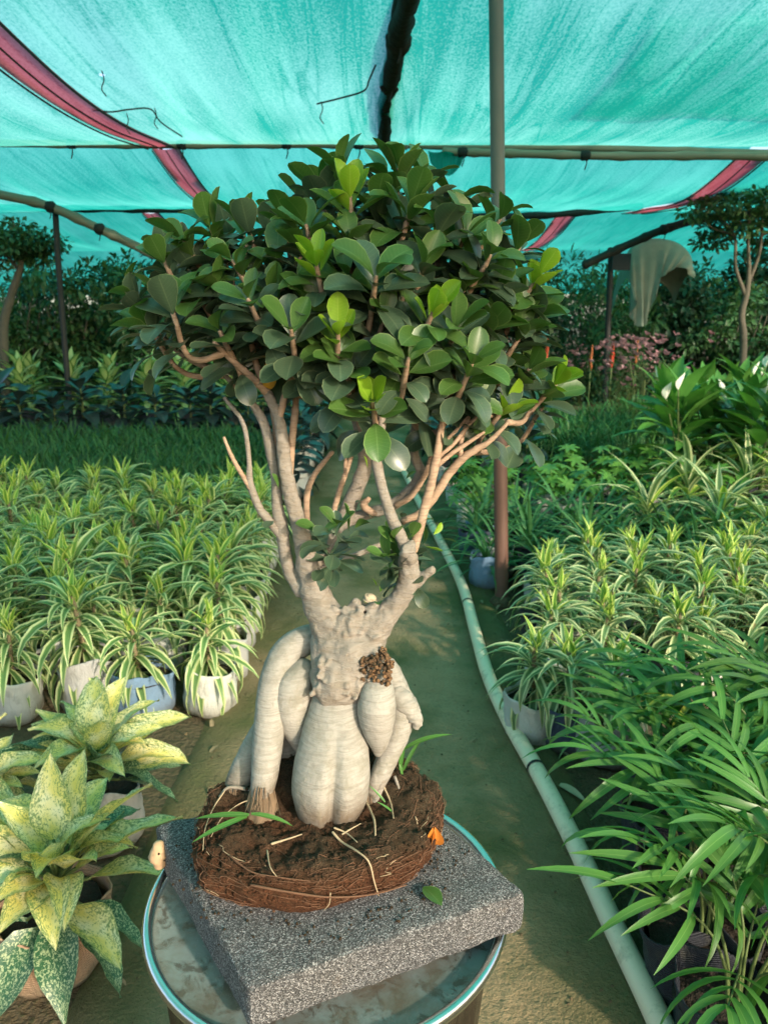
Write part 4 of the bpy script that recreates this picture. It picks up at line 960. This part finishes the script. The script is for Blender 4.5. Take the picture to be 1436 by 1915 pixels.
mb.add(V, grid_faces(nr, na, True)); mb.build('root_ball', M['soil'], tree)
def surf(a, u):                                   # a point on the cake (u 0 top centre .. 1 bottom edge)
    i = min(nr - 1, int(u * (nr - 1))); j = int((a % (2 * math.pi)) / (2 * math.pi) * na) % na
    return np.array(V[i * na + j])
fb_ = MB(); rgf = np.random.default_rng(5)
for k in range(300):
    a = rgf.uniform(0, 6.28); u = rgf.uniform(.35, .97); da = rgf.normal(0, .22); du = rgf.normal(0, .10); pts = []
    for q in range(6):
        p = surf(a + da * q / 5 * 1.5 + rgf.normal(0, .03), float(np.clip(u + du * q / 5 + rgf.normal(0, .015), .05, .985))); o_ = norm(p - (T0 + [0, 0, .02])); pts.append(p + o_ * rgf.uniform(.0002, .0028))
    fb_.add(*tube(pts, rgf.uniform(.00018, .00045), 4, 12), 0 if rgf.random() < .93 else 1)
cr_ = MB(); ic4 = lathe([(.001, -1), (.8, -.5), (.9, .4), (.001, 1)], 5)
for k in range(1500):
    a = rgf.uniform(0, 6.28); u = rgf.random() ** .6 * .9; p = surf(a, u)
    cr_.add(np.array(ic4[0]) * rgf.uniform(.0008, .0028) * rgf.uniform(.6, 1.2, 3) @ np.linalg.qr(rgf.normal(0, 1, (3, 3)))[0] + p + [0, 0, .0006], ic4[1])
stuff(cr_.build('soil_crumbs', M['soil'], tree))
sp_ = MB()
for k in range(170):
    a = rgf.uniform(3.0, 6.4); r_ = hw * (1.0 + abs(rgf.normal(0, .16))); p = T0 + [r_ * math.cos(a), r_ * .88 * math.sin(a), .0012]
    sp_.add(np.array(ic4[0]) * rgf.uniform(.0006, .0018) @ np.linalg.qr(rgf.normal(0, 1, (3, 3)))[0] + p, ic4[1])
sp_o = sp_.build('spilled_soil', M['soil']); stuff(sp_o); sp_o['label'] = 'dark soil crumbs spilled on the slab round the root ball'
stuff(fb_.build('root_fibres', [M['fibre'], M['fibre2']], tree))
def wire(pl, r, zc, m='fibre2', name='rootlet', n=16):
    P_ = [at(x, y, z) for (x, y), z in zip(pl, np.broadcast_to(zc, (len(pl),)))]
    return MB().add(*tube(P_, np.linspace(r, r * .5, len(P_)), 6, n, True, .08, 3)).build(name, M[m], tree)
def on_ball(pl, r, m='fibre2', name='rootlet', n=18, lift=.002):
    """a rootlet lying on the cake, followed from photo points"""
    P_ = []
    Va = np.array(V)
    for x, y in pl:
        d_ = ray(x, y); d_ = d_ / np.linalg.norm(d_); w_ = Va - _c; tt = w_ @ d_; off = np.linalg.norm(w_ - tt[:, None] * d_, axis=1)
        cand = np.where(off < .006)[0]
        i = cand[np.argmin(tt[cand])] if len(cand) else int(np.argmin(off)); P_.append(_c + d_ * (tt[i] - lift - r))
    return MB().add(*tube(P_, np.linspace(r, r * .45, len(P_)), 6, n, True, .08, 3)).build(name, M[m], tree)
on_ball([(622, 1556), (640, 1575), (665, 1590), (690, 1612), (700, 1650), (708, 1675)], 0.0014)
on_ball([(625, 1548), (648, 1558), (668, 1575)], 0.0011)
on_ball([(508, 1578), (535, 1570), (565, 1560)], 0.0014)
on_ball([(500, 1590), (505, 1620), (518, 1640)], 0.0009)
on_ball([(618, 1670), (616, 1690), (606, 1702)], 0.0007)
on_ball([(680, 1490), (690, 1510), (700, 1535), (702, 1562)], 0.0019)
on_ball([(715, 1465), (730, 1500), (736, 1530)], 0.0014)
on_ball([(470, 1655), (540, 1668), (620, 1678), (700, 1672), (760, 1655)], 0.0014, 'fibre')
on_ball([(430, 1600), (470, 1630), (520, 1640), (580, 1648)], 0.0010, 'fibre')
on_ball([(640, 1560), (660, 1548), (675, 1540)], 0.0010)
on_ball([(420, 1480), (400, 1510), (384, 1550), (380, 1590)], 0.0009)
on_ball([(470, 1495), (445, 1505), (415, 1530), (395, 1565)], 0.0007)

# swollen trunk
def ringbody(rings, groove=None, na=64, nrow=70, rough=.0, seed=1, flat=.88, zc=.86):
    """rings: (py, left px, right px, centre depth) from top to bottom -> continuous body"""
    Q = catmull(np.array([(py, l, r, z) for py, l, r, z in rings], float), nrow); V_ = []
    for i, (py, l, r, z) in enumerate(Q):
        c_ = at((l + r) / 2, py, z); hw_ = max(1e-4, (r - l) / 2 / F * z)
        for j in range(na):
            a = 2 * math.pi * j / na; x = math.cos(a) * hw_; y = math.sin(a) * hw_ * flat
            g = 0
            if groove:
                g = groove(i / (nrow - 1), a)
            p = c_ + np.array([x * (1 - g), y * (1 - g), 0])
            nn = noise.fractal((p[0] * 45, p[1] * 45, p[2] * 45 + seed), 1.0, 2.0, 3)
            V_.append(p + norm(np.array([x, y, 0]) + 1e-9) * rough * nn)
    V_ = np.array(V_); t0 = V_[:na].mean(0); t1 = V_[-na:].mean(0)
    V_ = np.vstack([t0 + (V_[:na] - t0) * .001, V_, t1 + (V_[-na:] - t1) * .001])
    return V_, grid_faces(nrow + 2, na, True)[:, ::-1]
def gr(v, a):
    da = (a - (-math.pi / 2 + .12 + 2 * math.pi)) if a > math.pi else 9
    return .40 * math.exp(-(da / .17) ** 2) * min(1, max(0, (v - .20) / .35)) 
Vt, Ft = ringbody([(1278, 600, 680, .880), (1300, 586, 678, .873), (1340, 572, 678, .866), (1385, 560, 687, .858), (1430, 549, 692, .852), (1475, 546, 690, .849), (1515, 556, 676, .851), (1540, 572, 655, .855), (1556, 590, 635, .860), (1562, 610, 618, .862)], gr, rough=.0010)
MB().add(Vt, Ft).build('swollen_base', M['bark'], tree)
def lump(v, a): return .05 * math.sin(a * 3 + v * 6) + .03 * math.sin(7 * a - v * 15)
Vt, Ft = ringbody([(1158, 608, 690, .885), (1175, 594, 712, .882), (1195, 588, 722, .879), (1218, 588, 712, .876), (1245, 584, 698, .872), (1272, 578, 690, .868), (1296, 586, 686, .870), (1314, 600, 670, .874), (1320, 630, 640, .876)], lump, rough=.003, flat=.80)
upper = MB().add(Vt, Ft)
def limb(name, pl, m, n=30, sides=16, rough=.05, seed=1, flat=1.0):
    """pl: (px, py, width px, depth)"""
    P_ = [at(x, y, z) for x, y, w, z in pl]; r_ = [w / 2 / F * z for x, y, w, z in pl]
    if name is None: upper.add(*tube(P_, r_, sides, n, True, rough, seed, flat)); return
    return MB().add(*tube(P_, r_, sides, n, True, rough, seed, flat)).build(name, M[m], tree)
# roots
limb('root', [(615, 1190, 50, .92), (570, 1198, 56, .91), (535, 1225, 60, .90), (515, 1275, 60, .885), (506, 1335, 58, .875), (500, 1400, 56, .865), (495, 1450, 50, .858), (488, 1495, 40, .855)], 'bark', 40, 22, .012, 3)
limb('root', [(545, 1290, 50, .92), (498, 1365, 54, .905), (462, 1430, 52, .895), (438, 1482, 48, .885)], 'bark', 26, 18, .012, 4)
limb('root', [(575, 1245, 44, .895), (553, 1280, 70, .884), (546, 1315, 72, .880), (551, 1350, 60, .880), (560, 1385, 38, .882), (566, 1410, 18, .885)], 'bark', 30, 22, .012, 5)
limb('root', [(545, 1340, 44, .93), (536, 1390, 48, .925), (528, 1440, 40, .92), (520, 1490, 26, .91)], 'bark', 22, 16, .012, 6)
limb('root', [(712, 1262, 40, .868), (706, 1295, 66, .856), (704, 1330, 72, .851), (706, 1365, 58, .852), (708, 1392, 36, .855), (706, 1412, 12, .858)], 'bark', 30, 24, .012, 7)
limb('root', [(720, 1240, 40, .90), (740, 1285, 46, .893), (750, 1325, 50, .886), (746, 1362, 46, .88), (732, 1400, 42, .875), (714, 1442, 38, .870), (698, 1478, 32, .865), (688, 1510, 24, .862)], 'bark', 36, 20, .04, 8)
limb('root', [(738, 1296, 46, .888), (757, 1318, 46, .882), (772, 1338, 34, .877), (779, 1350, 24, .874), (778, 1362, 12, .873)], 'bark', 22, 16, .07, 9)
limb('root', [(718, 1440, 20, .868), (712, 1470, 16, .862), (700, 1500, 12, .858)], 'bark2', 16, 12, .05, 10)
rgl = np.random.default_rng(8)
for (bx, by, bz, w_) in ((491, 1470, .858, 46), (440, 1474, .885, 42), (690, 1488, .864, 26), (520, 1470, .915, 30)):
    h_ = w_ / 2
    Vf, Ff = ringbody([(by - 8, bx - h_ * .9, bx + h_ * .9, bz), (by + 10, bx - h_ * 1.02, bx + h_ * 1.0, bz - .002), (by + 28, bx - h_ * 1.2, bx + h_ * 1.15, bz - .004), (by + 46, bx - h_ * 1.5, bx + h_ * 1.4, bz - .004), (by + 62, bx - h_ * 1.7, bx + h_ * 1.6, bz - .003)], lambda v, a: .10 * v * math.sin(5 * a + 1) + .08 * v * math.sin(9 * a), 48, 30, .002, 4, .9)
    fm_ = MB().add(Vf, Ff)
    for q in range(15):
        u_ = rgl.uniform(-1, 1); pl = [(bx + u_ * h_ * .9, by + rgl.uniform(0, 16), bz - .017 * math.sqrt(1 - u_ * u_ * .9) * w_ / 46), (bx + u_ * h_ * 1.2, by + 30, bz - .020 * math.sqrt(1 - u_ * u_ * .9) * w_ / 46), (bx + u_ * h_ * 1.5 + rgl.normal(0, 5), by + 55, bz - .026)]
        fm_.add(*tube([at(*p_) for p_ in pl], [.0007, .0006, .0003], 5, 10))
    fm_.build('root_flare', M['flare'], tree)
for k, (pl) in enumerate(([(470, 1478, 8, .87), (430, 1472, 6, .865), (410, 1490, 4, .86), (395, 1515, 3, .855)], [(530, 1475, 10, .90), (560, 1430, 9, .895), (575, 1400, 7, .89)], [(738, 1462, 9, .88), (752, 1460, 7, .875), (765, 1478, 5, .87)], [(738, 1452, 6, .87), (748, 1480, 5, .865), (755, 1505, 3, .86)])):
    limb('rootlet', pl, 'bark2', 14, 8, .05, 20 + k)
# upper limbs and knots
limb(None, [(634, 1215, 88, .885), (612, 1160, 70, .883), (590, 1110, 56, .884), (576, 1055, 42, .883), (566, 1008, 34, .878), (551, 952, 28, .872), (540, 908, 28, .868), (533, 862, 25, .866), (522, 785, 22, .868), (500, 735, 18, .87)], 'bark2', 54, 18, .05, 31)
limb(None, [(688, 1225, 60, .878), (704, 1172, 56, .870), (738, 1130, 42, .862), (762, 1092, 38, .856), (764, 1052, 36, .852), (763, 1032, 30, .850)], 'bark2', 40, 18, .05, 32)
limb(None, [(625, 1190, 30, .868), (652, 1165, 40, .866), (688, 1172, 30, .864), (702, 1195, 30, .860)], 'bark2', 26, 16, .10, 33)
limb(None, [(775, 1092, 22, .855), (792, 1076, 18, .85), (806, 1066, 18, .846), (810, 1060, 12, .845)], 'bark2', 14, 12, .08, 38)
limb(None, [(566, 1108, 30, .89), (542, 1068, 24, .89), (531, 1020, 24, .888), (526, 985, 26, .885), (520, 955, 22, .882)], 'bark2', 24, 12, .05, 39)
def knobs(pts, n, r0, r1, spread, seed, mb=None):
    rg = np.random.default_rng(seed); mb = mb or MB(); ic = np.array(lathe([(.001, -1), (.5, -.87), (.87, -.5), (1, 0), (.87, .5), (.5, .87), (.001, 1)], 10)[0]); fc = lathe([(.001, -1), (.5, -.87), (.87, -.5), (1, 0), (.87, .5), (.5, .87), (.001, 1)], 10)[1]
    for i in range(n):
        x, y, z = pts[rg.integers(len(pts))]; c_ = at(x + rg.normal(0, spread), y + rg.normal(0, spread), z + rg.normal(0, .002))
        mb.add(ic * rg.uniform(r0, r1) * rg.uniform(.7, 1.2, 3) @ np.linalg.qr(rg.normal(0, 1, (3, 3)))[0] + c_, fc)
    return mb
knobs([(764, 1040, .842), (764, 1030, .838)], 16, .004, .008, 7, 1, upper)
knobs([(604, 1268, .850), (600, 1290, .852), (618, 1284, .846), (645, 1290, .844), (668, 1288, .847), (678, 1270, .852), (606, 1245, .854)], 110, .0018, .0040, 7, 2, upper)
knobs([(640, 1150, .868), (660, 1138, .868), (676, 1160, .862), (690, 1150, .862), (655, 1175, .858), (700, 1215, .858)], 80, .0022, .0055, 9, 3, upper)
def remeshed(mb, vox, smooth, m):
    tmp = link('tmp', mb.mesh('tmp', m, T0)); md = tmp.modifiers.new('r', 'REMESH'); md.mode = 'VOXEL'; md.voxel_size = vox; md.use_smooth_shade = True
    sm = tmp.modifiers.new('s', 'SMOOTH'); sm.factor = .5; sm.iterations = smooth
    dg = bpy.context.evaluated_depsgraph_get(); me = bpy.data.meshes.new_from_object(tmp.evaluated_get(dg)); bpy.data.objects.remove(tmp)
    me.materials.clear(); me.materials.append(m)
    co = np.zeros(len(me.vertices) * 3, np.float32); me.vertices.foreach_get('co', co); co = co.reshape(-1, 3); nr_ = np.zeros(len(co) * 3, np.float32); me.vertices.foreach_get('normal', nr_); nr_ = nr_.reshape(-1, 3)
    dsp = np.array([noise.fractal((c[0] * 70, c[1] * 70, c[2] * 45), .9, 2.0, 4) for c in co]); co = co + nr_ * (dsp * .0011)[:, None]
    me.vertices.foreach_set('co', co.astype(np.float32).ravel()); me.update(); return me
link('trunk', remeshed(upper, .0017, 3, M['bark2']), tree)
limb('stub', [(668, 1150, 30, .885), (690, 1128, 30, .878), (694, 1118, 27, .876), (695, 1116, 20, .8755)], 'cutwood', 14, 14, .08, 37)
BR_L = [
 [(566, 1108, 30, .89), (542, 1068, 24, .89), (531, 1020, 24, .888), (526, 985, 26, .885), (520, 955, 22, .882), (516, 895, 18, .88), (505, 833, 20, .88), (489, 781, 17, .885), (455, 735, 12, .89), (420, 702, 9, .895)],
 [(526, 1000, 20, .885), (500, 970, 17, .88), (485, 950, 15, .878), (468, 905, 15, .875), (466, 860, 9, .875), (455, 793, 9, .88), (420, 744, 7, .885)],
 [(470, 915, 11, .875), (448, 880, 9, .872), (432, 850, 8, .87), (419, 818, 6, .868)],
 [(540, 905, 16, .872), (545, 835, 15, .875), (553, 760, 14, .88), (552, 705, 12, .885)],
 [(521, 790, 14, .868), (532, 745, 13, .865), (548, 700, 12, .862), (556, 668, 11, .86)],
 [(515, 870, 16, .885), (516, 800, 14, .89), (498, 700, 12, .90), (480, 640, 10, .91)],
 [(575, 985, 12, .92), (574, 926, 12, .925), (590, 885, 11, .93), (622, 845, 8, .935)],
 [(622, 965, 11, .93), (634, 920, 11, .935), (648, 880, 10, .94), (662, 838, 8, .945)],
 [(645, 885, 7, .94), (646, 862, 7, .94), (650, 842, 6, .94)],
 [(585, 1070, 20, .90), (620, 1052, 14, .93), (665, 1038, 12, .96), (712, 1018, 10, .99)],
 [(590, 1060, 24, .91), (622, 1000, 24, .935), (646, 962, 30, .945), (666, 914, 28, .945), (681, 874, 28, .94), (680, 833, 26, .935), (668, 790, 20, .935), (650, 740, 14, .935)],
 [(625, 990, 24, .94), (665, 968, 22, .95), (727, 948, 22, .955), (765, 918, 22, .955), (786, 885, 20, .95), (775, 850, 18, .945), (777, 795, 16, .94), (785, 730, 12, .93)],
 [(740, 945, 12, .95), (770, 926, 12, .945), (798, 880, 11, .935), (808, 842, 9, .93)],
 [(700, 962, 14, .94), (680, 945, 14, .93), (690, 932, 10, .925)],
 [(762, 1030, 24, .848), (748, 1000, 22, .843), (731, 965, 22, .838), (715, 912, 20, .833), (704, 862, 20, .83), (704, 830, 18, .828), (714, 795, 15, .825), (711, 760, 12, .822)],
 [(705, 845, 16, .83), (692, 825, 15, .835), (678, 808, 13, .84), (668, 770, 12, .845), (655, 700, 10, .85)],
 [(772, 1030, 18, .848), (784, 990, 18, .85), (794, 950, 18, .852), (806, 905, 18, .853), (818, 845, 16, .855), (827, 792, 12, .857), (838, 745, 10, .86)],
 [(752, 975, 14, .89), (785, 960, 16, .89), (812, 928, 17, .885), (838, 888, 16, .88), (862, 860, 16, .875), (890, 840, 14, .87), (915, 825, 10, .865), (950, 790, 7, .86)],
 [(862, 862, 11, .876), (861, 835, 10, .872), (866, 810, 8, .87), (880, 770, 6, .866)],
 [(818, 870, 10, .86), (845, 848, 9, .862), (878, 826, 8, .862), (905, 808, 6, .86)],
 [(820, 855, 8, .862), (850, 828, 8, .864), (872, 800, 7, .866), (900, 770, 6, .866)],
 [(826, 830, 7, .862), (850, 808, 7, .866), (866, 790, 6, .868), (905, 745, 6, .87)],
 [(800, 925, 9, .87), (812, 880, 9, .875), (815, 845, 8, .878), (830, 800, 7, .88)],
 [(500, 735, 16, .87), (465, 700, 14, .86), (432, 672, 11, .85), (400, 640, 9, .84)],
 [(500, 735, 14, .87), (482, 690, 12, .868), (470, 640, 10, .865)],
]
nodes = []
for k, pl in enumerate(BR_L):
    limb('branch', pl, 'twig' if max(q[2] for q in pl) < 20 else 'bark2', 34, 10, .06, 50 + k)
    P_ = catmull([at(x, y, z) for x, y, w, z in pl], 16)
    for p in P_[8:]: nodes.append(p)
nodes = np.array(nodes)

# crown: rosettes of thick rounded leaves (px, py, depth offset, bright tips?)
ROS = [(640, 322, 0, 1), (655, 372, -.05, 2), (745, 320, 0, 1), (792, 338, .03, 0), (575, 425, -.05, 1), (592, 492, -.09, 2), (398, 432, .02, 1), (312, 492, 0, 0), (440, 490, -.04, 1), (322, 572, -.03, 0), (282, 610, .02, 0), (468, 562, -.06, 0), (520, 500, .02, 0), (545, 618, -.08, 0), (632, 625, -.10, 2), (705, 400, .02, 0), (765, 392, -.04, 1), (818, 425, -.05, 0), (868, 440, -.01, 1), (930, 412, .04, 1), (912, 480, -.05, 0), (968, 462, .02, 0), (1000, 520, -.02, 2), (1002, 590, .02, 0), (806, 585, -.09, 2), (880, 680, -.09, 1), (698, 752, -.10, 2), (650, 690, -.07, 0), (762, 672, -.09, 1), (850, 615, -.06, 0), (968, 630, -.02, 0), (1038, 712, .0, 2), (1010, 762, .03, 0), (940, 762, -.05, 2), (872, 752, -.04, 0), (415, 622, -.05, 0), (378, 560, .02, 0), (258, 560, .05, 0), (702, 520, -.08, 0), (790, 500, -.07, 0), (862, 545, -.03, 0), (715, 600, -.04, 0), (820, 725, -.03, 0), (985, 690, -.02, 1), (465, 425, .05, 0), (535, 420, .04, 1), (655, 455, -.03, 0), (925, 545, -.02, 0), (722, 345, .05, 0), (600, 362, .05, 0), (845, 385, .06, 0), (365, 500, .05, 0), (930, 700, .02, 0), (738, 455, .0, 0), (590, 570, -.02, 0), (480, 632, .0, 0), (520, 560, .0, 0), (650, 520, -.03, 1), (750, 560, -.03, 0), (900, 620, -.02, 0), (420, 545, .0, 0), (690, 660, -.03, 0), (600, 650, -.03, 0), (820, 480, -.01, 0), (560, 470, .0, 0), (350, 455, .03, 1), (880, 500, .0, 0), (950, 580, .0, 1)]
LT = [0, .07, .22, .42, .62, .80, .93, 1.0]
def fleaf(L, W, bend, cup): 
    return leaf(L, W, p_obov, bend, cup, 0, 7, 4, 0, 0, LT)
FO = [fleaf(.049, .029, b, c_) for b, c_ in ((.35, .30), (.7, .16), (1.0, .30), (.1, .45), (1.25, .2))]
FN = [fleaf(.042, .025, b, c_) for b, c_ in ((-.25, .5), (-.1, .4), (.15, .35))]
FO_ME = leaf_meshes(FO, [M['fic_old']] * 5); FM_ME = leaf_meshes(FO, [M['fic_mid']] * 5); FN_ME = leaf_meshes(FN, [M['fic_new']] * 3); FD_ME = leaf_meshes(FN, [M['fic_dry']] * 3)
rgc = random.Random(11); LEAVES = []; CCEN = at(650, 620, .93)
def rosette_leaves(c, ax, n, bright, s=1.0):
    for i in range(n):
        u = i / (n - 1)                                   # 0 oldest, lowest .. 1 youngest
        al = R(98 - 74 * u ** .85 + rgc.uniform(-14, 14)); ph = i * GOLD + rgc.uniform(-.35, .35)
        d, nn = radial(ax, ph, max(.08, al))
        age = 'o'
        if u > .68 and bright == 2: age = 'n'
        elif u > (.40 if bright == 2 else .45 if bright == 1 else .80): age = 'm'
        if age == 'n' or u > .9: k = rgc.randrange(3); sz = rgc.uniform(.75, 1.05) * s
        else: k = rgc.randrange(5); sz = rgc.uniform(.80, 1.12) * s
        nn = nn + norm(np.array([rgc.gauss(0, 1), rgc.gauss(0, 1), rgc.gauss(0, 1)])) * .22
        p = c + ax * (-.052 + .056 * u) + d * .005
        LEAVES.append((age, k, p, frame(d, nn), sz, u))
tw = []; OUTX = [200, 250, 300, 400, 480, 560, 600, 640, 760, 830, 900, 960, 1020, 1060]; OUTY = [520, 480, 430, 375, 375, 330, 270, 248, 258, 315, 365, 425, 500, 640]
for (px, py, dz, br) in ROS:
    py = py + 6
    rho = ((px - 650) / 440) ** 2 + ((py - 540) / 310) ** 2
    zc = .930 - .085 * math.sqrt(max(0, 1 - rho)) + dz * .8 + rgc.uniform(-.015, .015)
    c = at(px, py, zc)
    ax = norm(norm(c - CCEN) * .55 + np.array([0, 0, .95]) + np.array([rgc.gauss(0, .15), rgc.gauss(0, .15) - .18, 0]))
    rosette_leaves(c, ax, rgc.choice((15, 16, 17, 18)), br, rgc.uniform(.84, 1.08)); tw.append((c, ax))
for k in range(20):                                       # back and inside of the crown
    a = rgc.uniform(0, 2 * math.pi); q = rgc.random() ** .5 * .9
    px, py = 650 + 400 * q * math.cos(a), 530 + 210 * q * math.sin(a); py = max(py, float(np.interp(px, OUTX, OUTY)) + 75)
    c = at(px, py, .955 + .15 * math.sqrt(1 - q * q) * rgc.random()); ax = norm(norm(c - CCEN) * .6 + np.array([rgc.gauss(0, .2), rgc.gauss(0, .2), .9]))
    rosette_leaves(c, ax, 10, 0); tw.append((c, ax))
for k, (c, ax) in enumerate(tw):                          # twigs
    low = c - ax * .05
    dd = np.linalg.norm(nodes - low, axis=1) + np.maximum(0, nodes[:, 2] - low[2]) * 3
    b = nodes[int(np.argmin(dd))]; md = (low * .6 + b * .4) + np.array([0, 0, -.008])
    MB().add(*tube([b, md, low, c - ax * .01, c + ax * .006], [.0042, .0038, .0034, .003, .002], 7, 16, True, .08, k)).build('twig', M['twig'], tree)
# small shoots low down on the limbs
for (px, py, z, n, br, s_, ax) in ((628, 990, .86, 13, 0, .72, (.1, -.3, 1)), (602, 1008, .86, 9, 0, .62, (-.3, -.3, .8)), (655, 998, .87, 9, 0, .62, (.5, 0, .7)), (770, 1000, .845, 6, 1, .6, (.2, .2, 1)), (800, 1010, .86, 5, 2, .55, (.8, 0, .6)), (735, 1005, .86, 6, 1, .5, (-.5, 0, 1)), (730, 1050, .85, 12, 0, .66, (-.5, -.3, .6)), (742, 1020, .85, 10, 1, .6, (-.2, -.3, 1)), (708, 1108, .858, 7, 2, .34, (0, -.2, 1)), (690, 888, .90, 4, 2, .35, (0, 0, 1)), (522, 925, .87, 4, 1, .4, (.2, -.2, 1)), (755, 880, .92, 4, 1, .35, (0, 0, 1)), (805, 1015, .87, 4, 1, .5, (.6, .2, .3))):
    rosette_leaves(at(px, py, z), norm(np.array(ax, float)), n, br, s_)
LEAVES.append(('d', 0, at(497, 680, .86), frame((.2, 0, -1), (0, -1, .2)), .7, .5))
def screen_area(l):
    p = l[2] + l[3][:, 1] * .03; v = _c - p; dist = np.linalg.norm(v)
    return abs(np.dot(v / dist, l[3][:, 2])) * l[4] ** 2 / dist ** 2 + (.35 - dist * .3)
LEAVES.sort(key=screen_area, reverse=True)
ME = {'o': FO_ME, 'm': FM_ME, 'n': FN_ME, 'd': FD_ME}
fol = MB(); mi_ = {'o': 0, 'm': 1, 'n': 2, 'd': 3}
for i, (age, k, p, Rm, sz, u) in enumerate(LEAVES):
    if i < 300: link('leaf', ME[age][k % len(ME[age])], tree, M4(Rm, p - T0, sz))
    else: put(fol, (FN if age in 'nd' else FO)[k % (3 if age in 'nd' else 5)], Rm, p, sz, mi_[age])
stuff(fol.build('foliage', [M['fic_old'], M['fic_mid'], M['fic_new'], M['fic_dry']], tree))
print('leaves', len(LEAVES))
# granular clump, cake weeds
cc = at(708, 1247, .850); mb = MB(); rgk = np.random.default_rng(3)
ico = lathe([(.0002, -1), (.7, -.7), (1, 0), (.7, .7), (.0002, 1)], 6)
for k in range(330):
    o_ = norm(rgk.normal(0, 1, 3)); r_ = .019 * (1 + .2 * math.sin(o_[0] * 5) + .15 * math.sin(o_[2] * 7)) * rgk.uniform(.75, 1.03)
    mb.add(np.array(ico[0]) * rgk.uniform(.0012, .0026) @ np.linalg.qr(rgk.normal(0, 1, (3, 3)))[0] + cc + o_ * r_ * [1.0, .8, 1.0], ico[1])
stuff(mb.build('crumb_clump', M['clump'], tree))
gl = [leaf(.06, .006, p_lance, b, 0, .3, 6, 2) for b in (.5, 1.0)]
for (p, d, s_, k) in ((at(462, 1527, .80), (-.75, -.25, -.12), .95, 0), (at(470, 1522, .80), (1, -.1, .02), .75, 1), (at(466, 1524, .80), (-1, -.05, .1), .9, 0), (at(748, 1440, .88), (.1, 0, 1), .8, 0), (at(752, 1450, .88), (-.1, 0, 1), .6, 1), (at(755, 1440, .88), (.3, 0, .9), .7, 1), (at(757, 1400, .88), (.6, -.1, .5), .9, 1), (at(720, 1500, .84), (-.4, 0, .6), .4, 0), (at(735, 1520, .83), (-.3, -.2, .5), .4, 0)):
    link('grass_blade', MB().add(*gl[k]).mesh('grass_blade', M['palm']), tree, M4(frame(np.array(d, float), (0, -.5, 1)), p - T0, s_ * 1.1))
# orange petal on the cake, fallen leaf on the slab
op = at(816, 1562, .815); mb = MB(); put(mb, leaf(.024, .015, p_obov, .9, .8, 0, 8, 4), frame((.15, -.3, -.9), (.4, -1, .2)), op + [-.002, .0, .010])
put(mb, leaf(.014, .008, p_obov, .5, .8, 0, 6, 4), frame((-.2, -.3, -.9), (0, -1, .3)), op + [-.004, -.002, .011])
tag(mb.build('orange_petal', M['orange']), 'bright orange petal resting against the soil cake on the slab', 'petal')
fp = on(803, 1672, top_z + .003); mb = MB(); put(mb, leaf(.03, .018, p_ell, .4, .3, 0, 6, 4), frame((.5, -.7, .12), (0, 0, 1)), fp + [-.006, .008, 0.002])
tag(mb.build('fallen_leaf', M['fic_mid']), 'small green fallen leaf lying on the grey foam slab', 'leaf')
for (px, py, lab) in ((1010, 1448, 'dry brown leaf on the ground beside the pipe near the muddy bag'),):
    p = on(1045, 1468, .03); mb = MB(); put(mb, leaf(.09, .028, p_lance, .3, .5, 0, 6, 4), frame((.6, -.6, .0), (0, 0, 1)), p); tag(mb.build('dry_leaf', M['cutwood']), lab, 'leaf')
